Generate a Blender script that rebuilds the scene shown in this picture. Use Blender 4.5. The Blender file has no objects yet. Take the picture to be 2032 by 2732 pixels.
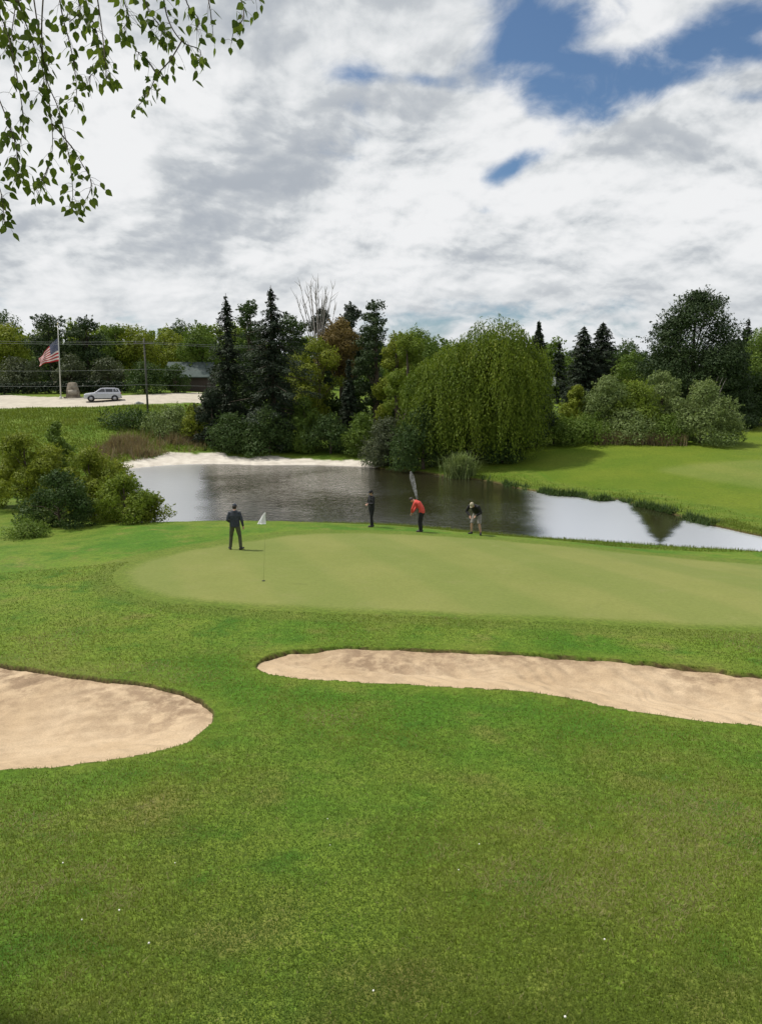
import bpy, bmesh, math, random
import numpy as np
from mathutils import Vector, Matrix

rng = np.random.default_rng(11)
random.seed(11)
SC = bpy.context.scene
COL = SC.collection
F = 1973.0                      # focal length of the photograph in its own pixels (2032 x 2732)
TH = math.atan((1366 - 1010) / F)
CAM = np.array([0.0, 0.0, 7.0])
CT, ST = math.cos(TH), math.sin(TH)
WATER = -1.0


# ------------------------------------------------------------------ basic helpers
def ray(px, py):
    a, b = (px - 1016) / F, (1366 - py) / F
    return np.array([a, CT + b * ST, b * CT - ST])


def at(px, py, Y):
    d = ray(px, py)
    return CAM + d * (Y / d[1])


def on_plane(px, py, z):
    d = ray(px, py)
    return CAM + d * ((z - CAM[2]) / d[2])


def sstep(a, b, x):
    t = np.clip((x - a) / (b - a), 0, 1)
    return t * t * (3 - 2 * t)


def norm(v):
    return v / np.maximum(np.linalg.norm(v, axis=-1, keepdims=True), 1e-9)


def smooth_poly(P, k=6, closed=True):
    P = np.asarray(P, float)
    out = []
    n = len(P)
    for i in range(n if closed else n - 1):
        p0, p1, p2, p3 = (P[(i - 1) % n], P[i], P[(i + 1) % n], P[(i + 2) % n])
        if not closed:
            p0 = P[max(i - 1, 0)]
            p3 = P[min(i + 2, n - 1)]
        for j in range(k):
            t = j / k
            out.append(0.5 * (2 * p1 + (p2 - p0) * t + (2 * p0 - 5 * p1 + 4 * p2 - p3) * t * t + (3 * p1 - p0 - 3 * p2 + p3) * t ** 3))
    if not closed:
        out.append(P[-1])
    return np.array(out)


def sdf(P, x, y, margin=7.0, want_n=False):
    """signed distance to polygon P (negative inside), 99 far away"""
    x, y = np.asarray(x, float), np.asarray(y, float)
    res = np.full(x.shape, 99.0)
    ny = np.zeros(x.shape)
    m = (x > P[:, 0].min() - margin) & (x < P[:, 0].max() + margin) & (y > P[:, 1].min() - margin) & (y < P[:, 1].max() + margin)
    xs, ys = x[m], y[m]
    d = np.full(xs.shape, 1e9)
    nn = np.zeros(xs.shape)
    ins = np.zeros(xs.shape, bool)
    n = len(P)
    for i in range(n):
        ax, ay = P[i, 0], P[i, 1]
        bx, by = P[(i + 1) % n, 0], P[(i + 1) % n, 1]
        ex, ey = bx - ax, by - ay
        L2 = ex * ex + ey * ey + 1e-12
        t = np.clip(((xs - ax) * ex + (ys - ay) * ey) / L2, 0, 1)
        dx, dy = xs - ax - t * ex, ys - ay - t * ey
        q = dx * dx + dy * dy
        c = q < d
        d = np.where(c, q, d)
        if want_n:
            nn = np.where(c, dy / np.sqrt(q + 1e-9), nn)
        if abs(ey) > 1e-12:
            ins ^= ((ay > ys) != (by > ys)) & (xs < ex * (ys - ay) / ey + ax)
    d = np.sqrt(d)
    res[m] = np.where(ins, -d, d)
    if want_n:
        ny[m] = np.where(ins, -nn, nn)      # outward normal's y
        return res, ny
    return res


def vnoise(x, y, s, seed=0):
    """cheap smooth value noise, 0..1"""
    x = np.asarray(x) * s + seed * 17.3
    y = np.asarray(y) * s - seed * 9.1
    xi, yi = np.floor(x), np.floor(y)
    fx, fy = x - xi, y - yi
    fx, fy = fx * fx * (3 - 2 * fx), fy * fy * (3 - 2 * fy)

    def h(a, b):
        q = np.sin(a * 127.1 + b * 311.7 + seed * 74.7) * 43758.5453
        return q - np.floor(q)
    return (h(xi, yi) * (1 - fx) + h(xi + 1, yi) * fx) * (1 - fy) + (h(xi, yi + 1) * (1 - fx) + h(xi + 1, yi + 1) * fx) * fy


def fbm(x, y, s, seed=0, o=4):
    r, a, t = 0, 0.5, 0
    for k in range(o):
        r = r + a * vnoise(x, y, s * 2 ** k, seed + k)
        t += a
        a *= 0.5
    return r / t


# ------------------------------------------------------------------ terrain
ctrl = []
for x, y, z in [(-9, 0, 3.2), (0, 0, 3.2), (9, 0, 3.2), (-4, 4.4, 2.6), (0, 4.4, 2.6), (4, 4.4, 2.6),
                (-8, 10, 1.4), (0, 10, 1.38), (8, 10, 1.3), (-10, 15, 1.0), (0, 15, .95), (10, 15, .9),
                (-12, 22, .72), (0, 22, .75), (12, 22, .6), (0, -30, 3.4), (-60, -20, 3.2), (60, -20, 3.0),
                (-40, 30, 1.2), (40, 30, .4), (-60, 110, 4.8), (-25, 112, 4.8), (-80, 160, 6), (0, 120, 2.5), (30, 112, 2.6), (70, 112, 3.2),
                (0, 170, 4), (150, 200, 6), (-160, 260, 13), (-220, 420, 24), (0, 420, 17), (200, 420, 9), (-90, 240, 11),
                (-700, 800, 24), (0, 900, 18), (700, 800, 12), (500, 0, 4), (-500, 0, 6), (0, -400, 4), (-60, 60, 2.0), (70, 60, 1.2)]:
    ctrl.append((x, y, z))
for px, py, Y in [(632, 1463, 27.9), (1900, 1500, 29), (975, 1405, 35), (1260, 1424, 33.5), (200, 1425, 33), (0, 1440, 32),
                  (440, 1410, 33.5), (1500, 1452, 31.5), (0, 1091, 92), (350, 1081, 92.5), (275, 1069, 97), (40, 1057, 103), (460, 1058, 101),
                  (0, 1200, 66), (150, 1250, 60), (0, 1300, 50), (480, 1215, 72), (960, 1215, 72), (700, 1190, 78), (1220, 1254, 62),
                  (1500, 1290, 56), (1500, 1240, 62), (1600, 1187, 68), (1950, 1184, 70), (2032, 1240, 58), (2032, 1380, 42), (400, 1105, 88), (250, 1150, 78)]:
    p = at(px, py, Y)
    ctrl.append(tuple(p))
for x, y in [(-14, 50), (0, 48), (10, 48), (-8, 60), (17, 38)]:
    ctrl.append((x, y, -1.0))
ctrl = np.array(ctrl)


def _U(r2):
    return r2 * np.log(r2 + 1e-9)


_n = len(ctrl)
_K = _U((ctrl[:, None, 0] - ctrl[None, :, 0]) ** 2 + (ctrl[:, None, 1] - ctrl[None, :, 1]) ** 2) + np.eye(_n) * 2.0
_P = np.c_[np.ones(_n), ctrl[:, :2]]
_A = np.zeros((_n + 3, _n + 3))
_A[:_n, :_n] = _K
_A[:_n, _n:] = _P
_A[_n:, :_n] = _P.T
_w = np.linalg.solve(_A, np.r_[ctrl[:, 2], 0, 0, 0])


def tps(x, y):
    x, y = np.asarray(x, float), np.asarray(y, float)
    r = np.full(x.shape, _w[_n]) + _w[_n + 1] * x + _w[_n + 2] * y
    for i in range(_n):
        r = r + _w[i] * _U((x - ctrl[i, 0]) ** 2 + (y - ctrl[i, 1]) ** 2)
    return np.clip(r, -3, 45)


pond_px = [(230, 1300), (290, 1262), (350, 1250), (480, 1239), (600, 1238), (700, 1241), (820, 1240), (960, 1245), (1010, 1250), (1100, 1258), (1180, 1269), (1300, 1284),
           (1360, 1299), (1440, 1314), (1480, 1322), (1540, 1325), (1600, 1336), (1650, 1334), (1700, 1350), (1780, 1368), (1850, 1392), (1930, 1410), (2032, 1432), (2300, 1480), (2600, 1530),
           (2600, 1560), (2300, 1505), (2032, 1477), (1800, 1463), (1600, 1449), (1440, 1439), (1300, 1428), (1160, 1412), (1020, 1403), (850, 1400), (650, 1398), (440, 1402), (330, 1400), (250, 1370)]
POND = smooth_poly([on_plane(a, b, WATER)[:2] for a, b in pond_px], 5)


def gz(x, y):
    x, y = np.asarray(x, float), np.asarray(y, float)
    b = tps(x, y)
    s = sdf(POND, x, y, 9)
    far = np.hypot(x, y)
    b = b + (fbm(x, y, .12, 3) - .5) * .25 * sstep(8, 40, far) * sstep(0, 5, s) + (fbm(x, y, .9, 5, 3) - .5) * .05
    shore = WATER + .16 * sstep(0, .3, s)
    out = shore + (np.maximum(b, -.85) - shore) * sstep(0, 4.0, s)
    ins = WATER - .8 * sstep(0, 1.6, -s)
    return np.where(s > 0, out, ins)


def on(px, py, tmax=400):
    d = ray(px, py)
    t = 2 * np.exp(np.arange(1400) * .004)
    t = t[t < tmax]
    P = CAM[None] + d[None] * t[:, None]
    g = P[:, 2] - gz(P[:, 0], P[:, 1])
    k = np.argmax(g < 0)
    if g[k] >= 0:
        return P[-1]
    u = g[k - 1] / (g[k - 1] - g[k])
    return P[k - 1] + (P[k] - P[k - 1]) * u


def gpoly(L, k=6):
    return smooth_poly([on(a, b)[:2] for a, b in L], k)


BUNK_L = gpoly([(-260, 1752), (-100, 1764), (0, 1772), (100, 1783), (200, 1800), (300, 1812), (400, 1830), (480, 1848), (530, 1865), (560, 1888), (571, 1915), (560, 1940), (520, 1967), (450, 1992), (350, 2017), (200, 2040), (0, 2056), (-160, 2064), (-300, 2040), (-360, 1900)])
BUNK_R = gpoly([(684, 1772), (712, 1750), (790, 1735), (920, 1727), (1100, 1731), (1300, 1738), (1500, 1752), (1700, 1768), (1850, 1779), (2032, 1803), (2300, 1830), (2420, 1900), (2300, 1958), (2032, 1936), (1900, 1925), (1750, 1906), (1600, 1881), (1450, 1852), (1350, 1840), (1200, 1832), (1000, 1821), (850, 1815), (750, 1804), (700, 1790)])
GREEN = gpoly([(345, 1535), (385, 1500), (480, 1475), (620, 1450), (800, 1427), (1000, 1423), (1200, 1432), (1500, 1458), (1800, 1488), (2032, 1508), (2400, 1550), (2500, 1620), (2300, 1690), (2032, 1674), (1800, 1662), (1500, 1647), (1200, 1634), (900, 1622), (700, 1614), (500, 1598), (390, 1573)])
GREEN2 = gpoly([(1760, 1255), (1850, 1238), (2032, 1228), (2300, 1235), (2400, 1290), (2200, 1320), (2032, 1300), (1880, 1280)])
ROAD = gpoly([(-400, 1100), (0, 1090), (200, 1086), (350, 1080), (450, 1076), (600, 1072), (640, 1060), (560, 1048), (460, 1049), (380, 1053), (300, 1057), (230, 1060), (100, 1058), (0, 1054), (-400, 1052)], 4)
STRIP = gpoly([(255, 1268), (300, 1247), (400, 1225), (470, 1209), (560, 1208), (620, 1219), (700, 1222), (740, 1216), (840, 1228), (980, 1234), (985, 1252), (700, 1252), (480, 1250), (350, 1262), (285, 1275)], 4)

# ------------------------------------------------------------------ materials
class S:
    """a node socket with arithmetic"""
    def __init__(s, nt, k):
        s.nt, s.k = nt, k

    def m(s, op, *o, clamp=False):
        n = s.nt.nodes.new('ShaderNodeMath')
        n.operation = op
        n.use_clamp = clamp
        s.nt.links.new(s.k, n.inputs[0])
        for i, v in enumerate(o):
            if isinstance(v, S):
                s.nt.links.new(v.k, n.inputs[i + 1])
            else:
                n.inputs[i + 1].default_value = v
        return S(s.nt, n.outputs[0])
    __add__ = lambda s, o: s.m('ADD', o)
    __radd__ = __add__
    __sub__ = lambda s, o: s.m('SUBTRACT', o)
    __rsub__ = lambda s, o: s.m('MULTIPLY', -1.0).m('ADD', o)
    __mul__ = lambda s, o: s.m('MULTIPLY', o)
    __rmul__ = __mul__
    __truediv__ = lambda s, o: s.m('DIVIDE', o)

    def step(s, a, b, lo=0.0, hi=1.0):
        n = s.nt.nodes.new('ShaderNodeMapRange')
        n.interpolation_type = 'SMOOTHSTEP'
        s.nt.links.new(s.k, n.inputs[0])
        for i, v in zip((1, 2, 3, 4), (a, b, lo, hi)):
            n.inputs[i].default_value = v
        return S(s.nt, n.outputs[0])


class NT:
    def __init__(s, nt):
        s.nt = nt
        nt.nodes.clear()

    def new(s, t, **kw):
        n = s.nt.nodes.new(t)
        for k, v in kw.items():
            setattr(n, k, v)
        return n

    def put(s, n, i, v):
        k = n.inputs[i]
        if isinstance(v, S):
            s.nt.links.new(v.k, k)
        elif hasattr(v, 'is_linked'):
            s.nt.links.new(v, k)
        elif isinstance(v, (tuple, list)):
            k.default_value = tuple(v) + (1,) if len(k.default_value) == 4 and len(v) == 3 else v
        else:
            k.default_value = v

    def attr(s, name):
        n = s.new('ShaderNodeAttribute', attribute_name=name)
        return S(s.nt, n.outputs['Fac'])

    def mix(s, f, a, b, blend='MIX'):
        n = s.new('ShaderNodeMix', data_type='RGBA', blend_type=blend)
        s.put(n, 0, f)
        s.put(n, 6, a)
        s.put(n, 7, b)
        return n.outputs[2]

    def noise(s, vec, scale, detail=4, rough=.5, dist=0.0, out=0):
        n = s.new('ShaderNodeTexNoise')
        if vec is not None:
            s.put(n, 'Vector', vec)
        s.put(n, 'Scale', scale)
        s.put(n, 'Detail', detail)
        s.put(n, 'Roughness', rough)
        s.put(n, 'Distortion', dist)
        return S(s.nt, n.outputs[out]) if out == 0 else n.outputs[out]

    def vec(s, x, y, z):
        n = s.new('ShaderNodeCombineXYZ')
        for i, v in enumerate((x, y, z)):
            s.put(n, i, v)
        return n.outputs[0]

    def xyz(s, v):
        n = s.new('ShaderNodeSeparateXYZ')
        s.put(n, 0, v)
        return [S(s.nt, o) for o in n.outputs]

    def pos(s):
        return s.new('ShaderNodeNewGeometry').outputs['Position']

    def bump(s, h, strength=.3, dist=.02):
        n = s.new('ShaderNodeBump')
        s.put(n, 'Height', h)
        s.put(n, 'Strength', strength)
        s.put(n, 'Distance', dist)
        return n.outputs[0]

    def out(s, shader):
        o = s.new('ShaderNodeOutputMaterial')
        s.nt.links.new(shader, o.inputs[0])

    def principled(s, col, rough=.8, normal=None, spec=.3, **kw):
        n = s.new('ShaderNodeBsdfPrincipled')
        s.put(n, 'Base Color', col)
        s.put(n, 'Roughness', rough)
        s.put(n, 'Specular IOR Level', spec)
        if normal is not None:
            s.put(n, 'Normal', normal)
        for k, v in kw.items():
            s.put(n, k, v)
        return n.outputs[0]


def material(name):
    m = bpy.data.materials.new(name)
    m.use_nodes = True
    return m, NT(m.node_tree)


def plain(name, col, rough=.7, var=.12, scale=8., metallic=0., spec=.4):
    m, t = material(name)
    nz = t.noise(t.pos(), scale, 4)
    c = t.mix(nz.step(.3, .7), tuple(c * (1 - var) for c in col), tuple(min(1, c * (1 + var)) for c in col))
    t.out(t.principled(c, rough, None, spec, Metallic=metallic))
    return m


def foliage(name, a, b, c=None, trans=.3):
    """a..b leaf colours spread by the per-leaf tint"""
    m, t = material(name)
    ti = t.attr('tint')
    big = t.noise(t.pos(), .55, 2)
    f = (ti * .75 + big * .5 - .12).m('ADD', 0, clamp=True)
    col = t.mix(f, a, b)
    if c:
        col = t.mix(ti.step(.86, .95), col, c)
    d = t.principled(col, .6, None, .16)
    tr = t.new('ShaderNodeBsdfTranslucent')
    t.put(tr, 0, t.mix(.5, col, (1.0, 1.0, .25), 'MULTIPLY'))
    mx = t.new('ShaderNodeMixShader')
    t.put(mx, 0, trans)
    t.nt.links.new(d, mx.inputs[1])
    t.nt.links.new(tr.outputs[0], mx.inputs[2])
    t.out(mx.outputs[0])
    return m


def bark(name, a, b, sc=6):
    m, t = material(name)
    x, y, z = t.xyz(t.pos())
    n = t.noise(t.vec(x * 4, y * 4, z), sc, 5, .6)
    t.out(t.principled(t.mix(n.step(.35, .65), a, b), .9, t.bump(n, .6, .05), .2))
    return m


# --- ground
def ground_material():
    m, t = material('turf')
    P = t.pos()
    x, y, z = t.xyz(P)
    n_big = t.noise(P, .16, 5, .62)
    n_mid = t.noise(P, .9, 5, .65)
    n_fine = t.noise(P, 9, 6, .7)
    n_grain = t.noise(P, 55, 4, .7)
    lawn = t.mix(n_big.step(.38, .62), (.060, .138, .012), (.124, .176, .024))
    lawn = t.mix(n_mid.step(.50, .74), lawn, (.135, .155, .034))
    lawn = t.mix(n_mid.step(.50, .28), lawn, (.048, .118, .012))
    dry = t.noise(P, .33, 6, .7)
    lawn = t.mix(dry.step(.57, .74) * .55, lawn, (.20, .155, .07))
    rough = t.mix(n_mid.step(.3, .7), (.070, .125, .010), (.125, .165, .024))
    rough = t.mix(n_big.step(.5, .7) * .5, rough, (.13, .13, .04))
    fair = t.mix(n_big.step(.3, .7), (.080, .130, .010), (.115, .152, .015))
    stripe = (x * .9 + y * .35).m('MULTIPLY', 1.4).m('SINE').step(-.5, .5)
    green = t.mix(n_big.step(.3, .7), (.152, .176, .046), (.188, .199, .060))
    green = t.mix(stripe * .42, green, (.118, .160, .036))
    green = t.mix(n_mid.step(.52, .75) * .5, green, (.19, .195, .07))
    fringe = t.mix(n_mid.step(.3, .7), (.092, .140, .020), (.118, .152, .028))
    sand = t.mix(n_mid.step(.3, .7), (.44, .40, .345), (.60, .56, .49))
    road = t.mix(n_mid.step(.3, .7), (.38, .345, .285), (.47, .43, .355))
    soil = t.mix(n_fine.step(.3, .7), (.035, .022, .010), (.10, .065, .034))
    col = t.mix(t.attr('m_rough'), lawn, rough)
    col = t.mix(t.attr('m_fair'), col, fair)
    col = t.mix(t.attr('m_fringe'), col, fringe)
    col = t.mix(t.attr('m_green'), col, green)
    keep = t.attr('m_green') * .75
    g = t.mix(n_fine.step(.25, .75), (.62, .66, .55), (1.3, 1.3, 1.25))
    g2 = t.mix(n_grain.step(.25, .75), (.70, .72, .65), (1.28, 1.26, 1.2))
    w = (1 - keep)
    col = t.mix(w, col, t.mix(1.0, col, g, 'MULTIPLY'))
    col = t.mix(w, col, t.mix(1.0, col, g2, 'MULTIPLY'))
    col = t.mix(t.attr('m_soil'), col, soil)
    col = t.mix(t.attr('m_strip'), col, sand)
    col = t.mix(t.attr('m_road'), col, road)
    h = n_fine * .5 + n_grain * .3
    nb = t.new('ShaderNodeBump')
    t.put(nb, 'Height', h)
    t.put(nb, 'Distance', .05)
    t.put(nb, 'Strength', (1 - t.attr('m_green') * .85) * .55)
    t.out(t.principled(col, .85, nb.outputs[0], .12))
    return m


def sand_material():
    m, t = material('bunker_sand')
    P = t.pos()
    x, y, z = t.xyz(P)
    n1 = t.noise(P, .55, 5, .6)
    n2 = t.noise(P, 3.0, 6, .65)
    n3 = t.noise(P, 40, 3, .7)
    warp = t.noise(P, .35, 2) * 7
    w = t.noise(P, .8, 3)
    lines = ((x * .55 + y * 1.0 + warp) * 17).m('SINE')
    arcs = ((((x + 4.6) * (x + 4.6) + (y - 9.2) * (y - 9.2)).m('SQRT') + n1 * .5) * 15).m('SINE')
    col = t.mix(n1.step(.35, .65), (.41, .305, .195), (.475, .365, .245))
    col = t.mix(n2.step(.52, .72) * .25, col, (.33, .235, .145))
    damp = t.attr('damp')
    col = t.mix(damp * n2.step(.35, .6), col, (.24, .17, .11))
    col = t.mix(n3.step(.3, .7), t.mix(1.0, col, (.86, .86, .86), 'MULTIPLY'), t.mix(1.0, col, (1.1, 1.1, 1.1), 'MULTIPLY'))
    h = lines * .30 * w.step(.4, .6) + arcs * .85 * w.step(.62, .40) + n2 * .45 + n3 * .25
    t.out(t.principled(col, .95, t.bump(h, .55, .035), .1))
    return m


MAT_TURF = ground_material()
MAT_SAND = sand_material()
MAT_BARK = bark('bark_brown', (.05, .038, .028), (.14, .11, .085))
MAT_BARK_GREY = bark('bark_grey', (.20, .18, .16), (.42, .39, .36))
MAT_BARK_DARK = bark('bark_dark', (.025, .02, .016), (.075, .06, .05))


# ------------------------------------------------------------------ mesh helpers
def link(name, me, mat=None, parent=None, smooth=True):
    o = bpy.data.objects.new(name, me)
    COL.objects.link(o)
    if mat is not None:
        me.materials.clear()
        me.materials.append(mat)
    if parent is not None:
        o.parent = parent
    if smooth and len(me.polygons):
        me.polygons.foreach_set('use_smooth', np.ones(len(me.polygons), bool))
    return o


def mesh_np(name, V, Fc, attrs=None):
    """V (n,3); Fc (m,k) faces of one size"""
    me = bpy.data.meshes.new(name)
    V = np.ascontiguousarray(V, np.float32)
    Fc = np.ascontiguousarray(Fc, np.int32)
    m, k = Fc.shape
    me.vertices.add(len(V))
    me.vertices.foreach_set('co', V.ravel())
    me.loops.add(m * k)
    me.loops.foreach_set('vertex_index', Fc.ravel())
    me.polygons.add(m)
    me.polygons.foreach_set('loop_start', np.arange(0, m * k, k, dtype=np.int32))
    if attrs:
        for a, v in attrs.items():
            at_ = me.attributes.new(a, 'FLOAT', 'POINT')
            at_.data.foreach_set('value', np.ascontiguousarray(v, np.float32))
    me.update(calc_edges=True)
    return me


def tag(o, label=None, cat=None, group=None, kind=None):
    if label:
        o['label'] = label
    if cat:
        o['category'] = cat
    if group:
        o['group'] = group
    if kind:
        o['kind'] = kind
    return o


def empty(name, loc, label, cat, group=None, rz=0.0):
    o = bpy.data.objects.new(name, None)
    COL.objects.link(o)
    o.empty_display_size = .2
    o.location = tuple(loc)
    o.rotation_euler = (0, 0, rz)
    return tag(o, label, cat, group)


class MB:
    """collects tubes, lofts and boxes into ONE mesh"""
    def __init__(s):
        s.bm = bmesh.new()

    def tube(s, pts, rad, n=8, cap=True, flat=None):
        """flat: (rx, ry) multipliers along side / forward axes"""
        pts = [Vector(p) for p in pts]
        if not hasattr(rad, '__len__'):
            rad = [rad] * len(pts)
        rings = []
        ref = None
        for i, p in enumerate(pts):
            d = (pts[min(i + 1, len(pts) - 1)] - pts[max(i - 1, 0)])
            if d.length < 1e-9:
                d = Vector((0, 0, 1))
            d.normalize()
            if ref is None:
                ref = Vector((1, 0, 0)) if abs(d.x) < .8 else Vector((0, 1, 0))
            u = (ref - d * ref.dot(d)).normalized()
            ref = u
            v = d.cross(u)
            r = rad[i]
            rx, ry = (r, r) if not hasattr(r, '__len__') else r
            rings.append([s.bm.verts.new(p + u * (rx * math.cos(2 * math.pi * k / n)) + v * (ry * math.sin(2 * math.pi * k / n))) for k in range(n)])
        for a, b in zip(rings, rings[1:]):
            for k in range(n):
                s.bm.faces.new((a[k], a[(k + 1) % n], b[(k + 1) % n], b[k]))
        if cap:
            s.bm.faces.new(list(reversed(rings[0])))
            s.bm.faces.new(rings[-1])
        return s

    def ball(s, c, r, seg=12, rings=8, sc=(1, 1, 1), rot=None):
        M = Matrix.Translation(Vector(c)) @ (rot.to_4x4() if rot else Matrix.Identity(4)) @ Matrix.Diagonal((r * sc[0], r * sc[1], r * sc[2], 1))
        bmesh.ops.create_uvsphere(s.bm, u_segments=seg, v_segments=rings, radius=1, matrix=M)
        return s

    def box(s, c, size, rz=0., bev=0.):
        M = Matrix.Translation(Vector(c)) @ Matrix.Rotation(rz, 4, 'Z') @ Matrix.Diagonal((*size, 1))
        g = bmesh.ops.create_cube(s.bm, size=1, matrix=M)
        if bev:
            vs = set(g['verts'])
            ed = [e for e in s.bm.edges if e.verts[0] in vs and e.verts[1] in vs]
            bmesh.ops.bevel(s.bm, geom=ed, offset=bev, segments=2, affect='EDGES')
        return s

    def face(s, pts):
        s.bm.faces.new([s.bm.verts.new(p) for p in pts])
        return s

    def prism(s, pts, thick):
        """polygon (3-D pts) extruded along vector thick"""
        a = [s.bm.verts.new(p) for p in pts]
        b = [s.bm.verts.new(Vector(p) + Vector(thick)) for p in pts]
        s.bm.faces.new(list(reversed(a)))
        s.bm.faces.new(b)
        n = len(a)
        for i in range(n):
            s.bm.faces.new((a[i], a[(i + 1) % n], b[(i + 1) % n], b[i]))
        return s

    def mesh(s, name):
        bmesh.ops.recalc_face_normals(s.bm, faces=s.bm.faces)
        me = bpy.data.meshes.new(name)
        s.bm.to_mesh(me)
        s.bm.free()
        return me

    def build(s, name, mat, parent=None, smooth=True):
        return link(name, s.mesh(name), mat, parent, smooth)


# ------------------------------------------------------------------ ground meshes
def build_ground():
    fine = np.radians(np.arange(-33, 33.001, .125))
    coarse = np.radians(np.r_[np.arange(-180, -33.5, 3.5), np.arange(36.5, 179, 3.5)])
    ang = np.sort(np.r_[fine, coarse])
    r1 = np.exp(np.arange(math.log(1.2), math.log(8), .012))
    r2 = np.exp(np.arange(math.log(8), math.log(46), .0046))
    r3 = np.exp(np.arange(math.log(46), math.log(125), .007))
    r4 = np.exp(np.arange(math.log(125), math.log(3000), .05))
    R = np.r_[r1, r2, r3, r4]
    A, RR = np.meshgrid(ang, R)
    X, Y = (np.sin(A) * RR), (np.cos(A) * RR)
    nr, na = X.shape
    X, Y = X.ravel(), Y.ravel()
    Z = gz(X, Y)
    jx = (fbm(X, Y, 1.3, 21, 5) - .5) * 1.25
    s1 = sdf(BUNK_L, X, Y, 3) + jx * .22
    s2, n2 = sdf(BUNK_R, X, Y, 3, True)
    s2 = s2 + jx * .16
    sb = np.minimum(s1, s2)
    lipn = fbm(X, Y, 2.2, 8, 3)
    Z = Z + .03 * np.exp(-np.maximum(sb, 0) / .35) * (sb > 0) * lipn      # turf swells a little at the lip
    Z = Z - .75 * np.clip(-sb / .2, 0, 1) - .3 * sstep(.2, 1.0, -sb)
    sg = sdf(GREEN, X, Y, 4) + (fbm(X, Y, .8, 31, 3) - .5) * .3
    sg2 = sdf(GREEN2, X, Y, 8) + (fbm(X, Y, .4, 32, 3) - .5) * .8
    sr = sdf(ROAD, X, Y, 4) + (fbm(X, Y, .35, 33, 3) - .5) * 1.0
    ss = sdf(STRIP, X, Y, 4) + (fbm(X, Y, .45, 34, 4) - .5) * 2.4
    sp = sdf(POND, X, Y, 9)
    D = np.hypot(X, Y)
    right = sstep(8, 11, X) * sstep(40, 44, Y - .0 * X)
    wob = (fbm(X, Y, .25, 40, 3) - .5)
    m = {
        'm_green': np.maximum(sstep(.32, -.32, sg), .55 * sstep(.8, -.8, sg2)),
        'm_fringe': np.maximum(sstep(1.5, 1.0, sg), 0),
        'm_road': sstep(.15, -.15, sr),
        'm_strip': np.maximum(sstep(.15, -.1, ss), 0) * sstep(60, 62, Y),
        'm_soil': np.maximum(sstep(.05, -.02, sb), np.clip(sstep(.30, .02, sp) * sstep(-1.5, -.3, sp), 0, 1)),
        'm_fair': np.zeros_like(X), 'm_rough': np.zeros_like(X),
    }
    # the fairway beyond the pond and the rough around it
    fa = sstep(3.2, 4.6, sp + wob * 2.5) * (Y > 36) * (X > 3)
    m['m_fair'] = fa
    rough = ((Y > 34) & (fa < .5)).astype(float)
    rough = np.maximum(rough * sstep(34, 37, Y) * sstep(0.0, .3, 1 - fa), 0)
    rough = np.maximum(rough, sstep(-11, -14, X) * sstep(26, 33, Y))
    rough = np.where((X < -5) & (Y > 60), .35 * rough, rough)
    near_ring = sstep(.75, .1, sb) * (sb > 0)
    m['m_rough'] = np.maximum(rough, near_ring * .8)
    m['m_fair'] = np.maximum(m['m_fair'], (X < -5) * sstep(60, 70, Y) * .35)
    idx = np.arange(nr * na).reshape(nr, na)
    j = (np.arange(na) + 1) % na
    Fc = np.stack([idx[:-1, :], idx[:-1, j], idx[1:, j], idx[1:, :]], -1).reshape(-1, 4)
    # drop what lies well under the bunkers' sand
    V = np.c_[X, Y, Z]

    def cm(v):
        return v[Fc].mean(1)
    c_green, c_road, c_strip, c_sp = cm(sg) < 0, cm(sr) < 0, (cm(ss) < 0) & (cm(Y) > 60), cm(sp)
    c_fair = (cm(m['m_fair']) > .5) & (cm(X) > 3)
    c_bed = c_sp < -.3
    zone = np.zeros(len(Fc), int)
    zone[c_fair] = 4
    zone[c_green] = 1
    zone[c_road] = 2
    zone[c_strip & ~c_bed] = 3
    zone[c_bed] = 5
    names = ['ground', 'putting_green', 'road', 'sand_bank', 'fairway', 'pond_bed']
    for z, nm in enumerate(names):
        f = Fc[zone == z]
        u, inv = np.unique(f, return_inverse=True)
        me = mesh_np(nm, V[u], inv.reshape(f.shape)[:, ::-1], {k: v[u] for k, v in m.items()})
        tag(link(nm, me, MAT_TURF), kind='structure')
    # a small cap under the camera closes the ring
    k = na
    cap = MB()
    cap.face([tuple(V[i]) for i in range(0, na, 6)])
    tag(cap.build('ground', MAT_TURF), kind='structure')


build_ground()


def ground_top(x, y):
    return gz(np.array([x]), np.array([y]))[0]


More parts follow.
